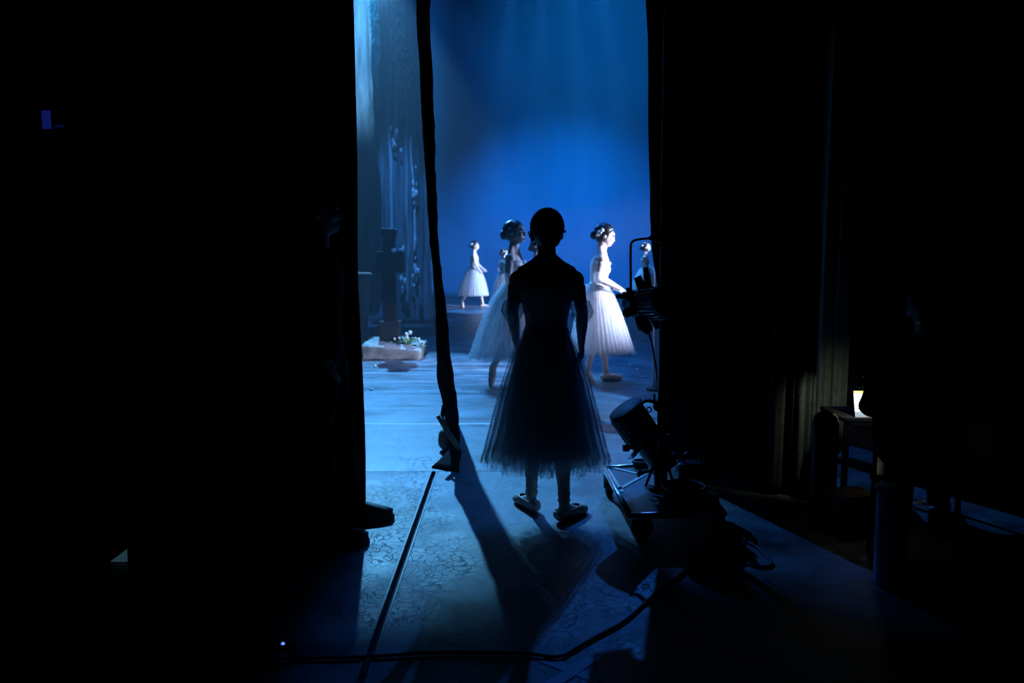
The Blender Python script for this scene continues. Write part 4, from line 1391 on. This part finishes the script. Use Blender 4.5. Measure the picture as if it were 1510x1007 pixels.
# desk lamp over the page
lp_ = P(1272, 569, PD - .06)
root = empty('desk_lamp', (lp_.x + .10, PD + .1, tz))
r0 = root.location
bm = bmesh.new(); add_tube(bm, [(0, 0, 0), (0, 0, .015), (0, 0, .018)], [.05, .05, .01], 18); to_obj('base', bm, M['metal_black'], root)
hd = lp_ - r0
bm = bmesh.new(); add_tube(bm, catmull([(0, 0, .015), (0, 0, .15), (-.02, -.05, .26), hd + Vector((.01, .01, .045))], 5), .006, 8); to_obj('arm', bm, M['metal_black'], root)
bm = bmesh.new(); add_tube(bm, [hd + Vector((0, 0, .05)), hd + Vector((0, 0, .045)), hd + Vector((0, 0, .0))], [.008, .014, .032], 16, caps=False)
sh = to_obj('shade', bm, M['metal_black'], root)
bm = bmesh.new(); add_ball(bm, hd + Vector((0, 0, .024)), .009, 10, 8); to_obj('bulb', bm, M['lamp_glow'], root)
tag(root, 'small desk lamp bending over the lit page', 'lamp')
spot('desk_lamp_light', lp_ + Vector((0, -.012, .002)), lp_ + Vector((.10, .6, -.26)), 3.6, (.95, 1.0, .84), 66, .5, .008)

cp = G(1219, 765)
root = empty('upright_case', (cp.x, cp.y + .07, 0))
bm = bmesh.new()
hh = P(1219, 606, cp.y + .07).z
prof = [(0, .06), (.01, .07), (.1, .07), (hh - .07, .07), (hh - .03, .062), (hh - .008, .04), (hh, .012)]
add_tube(bm, [(0, 0, z) for z, r in prof], [(r, r * .9) for z, r in prof], 20); to_obj('body', bm, M['metal_black'], root)
bm = bmesh.new(); add_tube(bm, catmull([(0, -.064, hh * .62), (0, -.085, hh * .66), (0, -.085, hh * .76), (0, -.064, hh * .8)], 4), .007, 8); to_obj('handle', bm, M['rubber'], root)
tag(root, 'black round-topped upright case in front of the pale drape', 'case')
bp = G(1266, 781)
root = empty('cardboard_box', (bp.x, bp.y + .10, 0), .25)
bm = bmesh.new(); add_box(bm, (-.10, -.09, 0), (.10, .09, .17), .004); to_obj('carton', bm, M['cardboard'], root, smooth=False)
for k in (-1, 1):
    bm = bmesh.new(); add_box(bm, (-.10, k * .045 - .044, .17), (.10, k * .045 + .044, .174)); to_obj('flap', bm, M['cardboard'], root, smooth=False)
tag(root, 'dim tan cardboard box on the floor right of the round-topped case', 'box')
bp = G(1322, 872)
root = empty('drum_bin', (bp.x, bp.y + .07, 0))
bm = bmesh.new(); add_tube(bm, [(0, 0, 0), (0, 0, .02), (0, 0, .43), (0, 0, .44)], [.060, .064, .070, .066], 24); to_obj('body', bm, M['tape_dull'], root)
bm = bmesh.new(); torus(bm, (0, 0, .435), .071, .007); to_obj('rim', bm, M['metal_black'], root)
tag(root, 'dark blue-grey bin standing at the right edge of the lit floor', 'bin')

# ------------------------------------------------------------------ small glints in the left dark
root = empty('paper_glow', tuple(G(178, 829)))  # pale paper in the dark; glow and casing added to show it
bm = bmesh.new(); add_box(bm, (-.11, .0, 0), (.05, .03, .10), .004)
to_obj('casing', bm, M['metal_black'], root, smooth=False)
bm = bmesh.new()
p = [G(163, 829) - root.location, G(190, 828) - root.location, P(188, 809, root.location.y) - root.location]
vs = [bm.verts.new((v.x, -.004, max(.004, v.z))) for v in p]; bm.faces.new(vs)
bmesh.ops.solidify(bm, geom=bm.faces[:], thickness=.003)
to_obj('scrap', bm, emissive('scrap_glow', (.12, .32, .42), .11), root, smooth=False)
tag(root, 'added dim glow standing for a pale paper screen on the floor far left', 'scrap')
q = P(75, 176, 4.0)
root = empty('sign', tuple(q))  # sign gives off no light itself; emission added so it shows
for (a, b, c, d, nm) in ((63, 163, 74, 190, 'panel'), (81, 184, 93, 188, 'strip')):
    A, B = P(a, d, 4.0) - q, P(c, b, 4.0) - q
    bm = bmesh.new(); add_box(bm, (A.x, -.004, A.z), (B.x, .004, B.z), .002)
    to_obj(nm, bm, emissive('blue_glow_' + nm, (.02, .035, .45), .20 if nm == 'panel' else .06), root, smooth=False)
bm = bmesh.new(); A, B = P(58, 196, 4.0) - q, P(98, 158, 4.0) - q; add_box(bm, (A.x, .002, A.z), (B.x, .02, B.z), .003); to_obj('backing', bm, M['metal_black'], root, smooth=False)
bm = bmesh.new(); add_tube(bm, [(0, .012, B.z - .01), (0, .012, 6.0 - q.z)], .004, 6); to_obj('hanging_wire', bm, M['metal_black'], root)
tag(root, 'small dim blue sign with added glow, hanging high in the left dark', 'sign')
q = G(419, 956)
root = empty('power_strip', (q.x, q.y, 0), .1)
bm = bmesh.new(); add_box(bm, (-.10, -.02, 0), (.05, .02, .03), .005); to_obj('casing', bm, M['rubber'], root)
bm = bmesh.new(); add_ball(bm, (0, -.018, .028), (.007, .005, .005), 10, 8); to_obj('indicator', bm, emissive('indicator_glow', (.1, .25, 1.0), 1.6), root)
tag(root, 'black power strip with one tiny blue light on the front left floor', 'power strip')
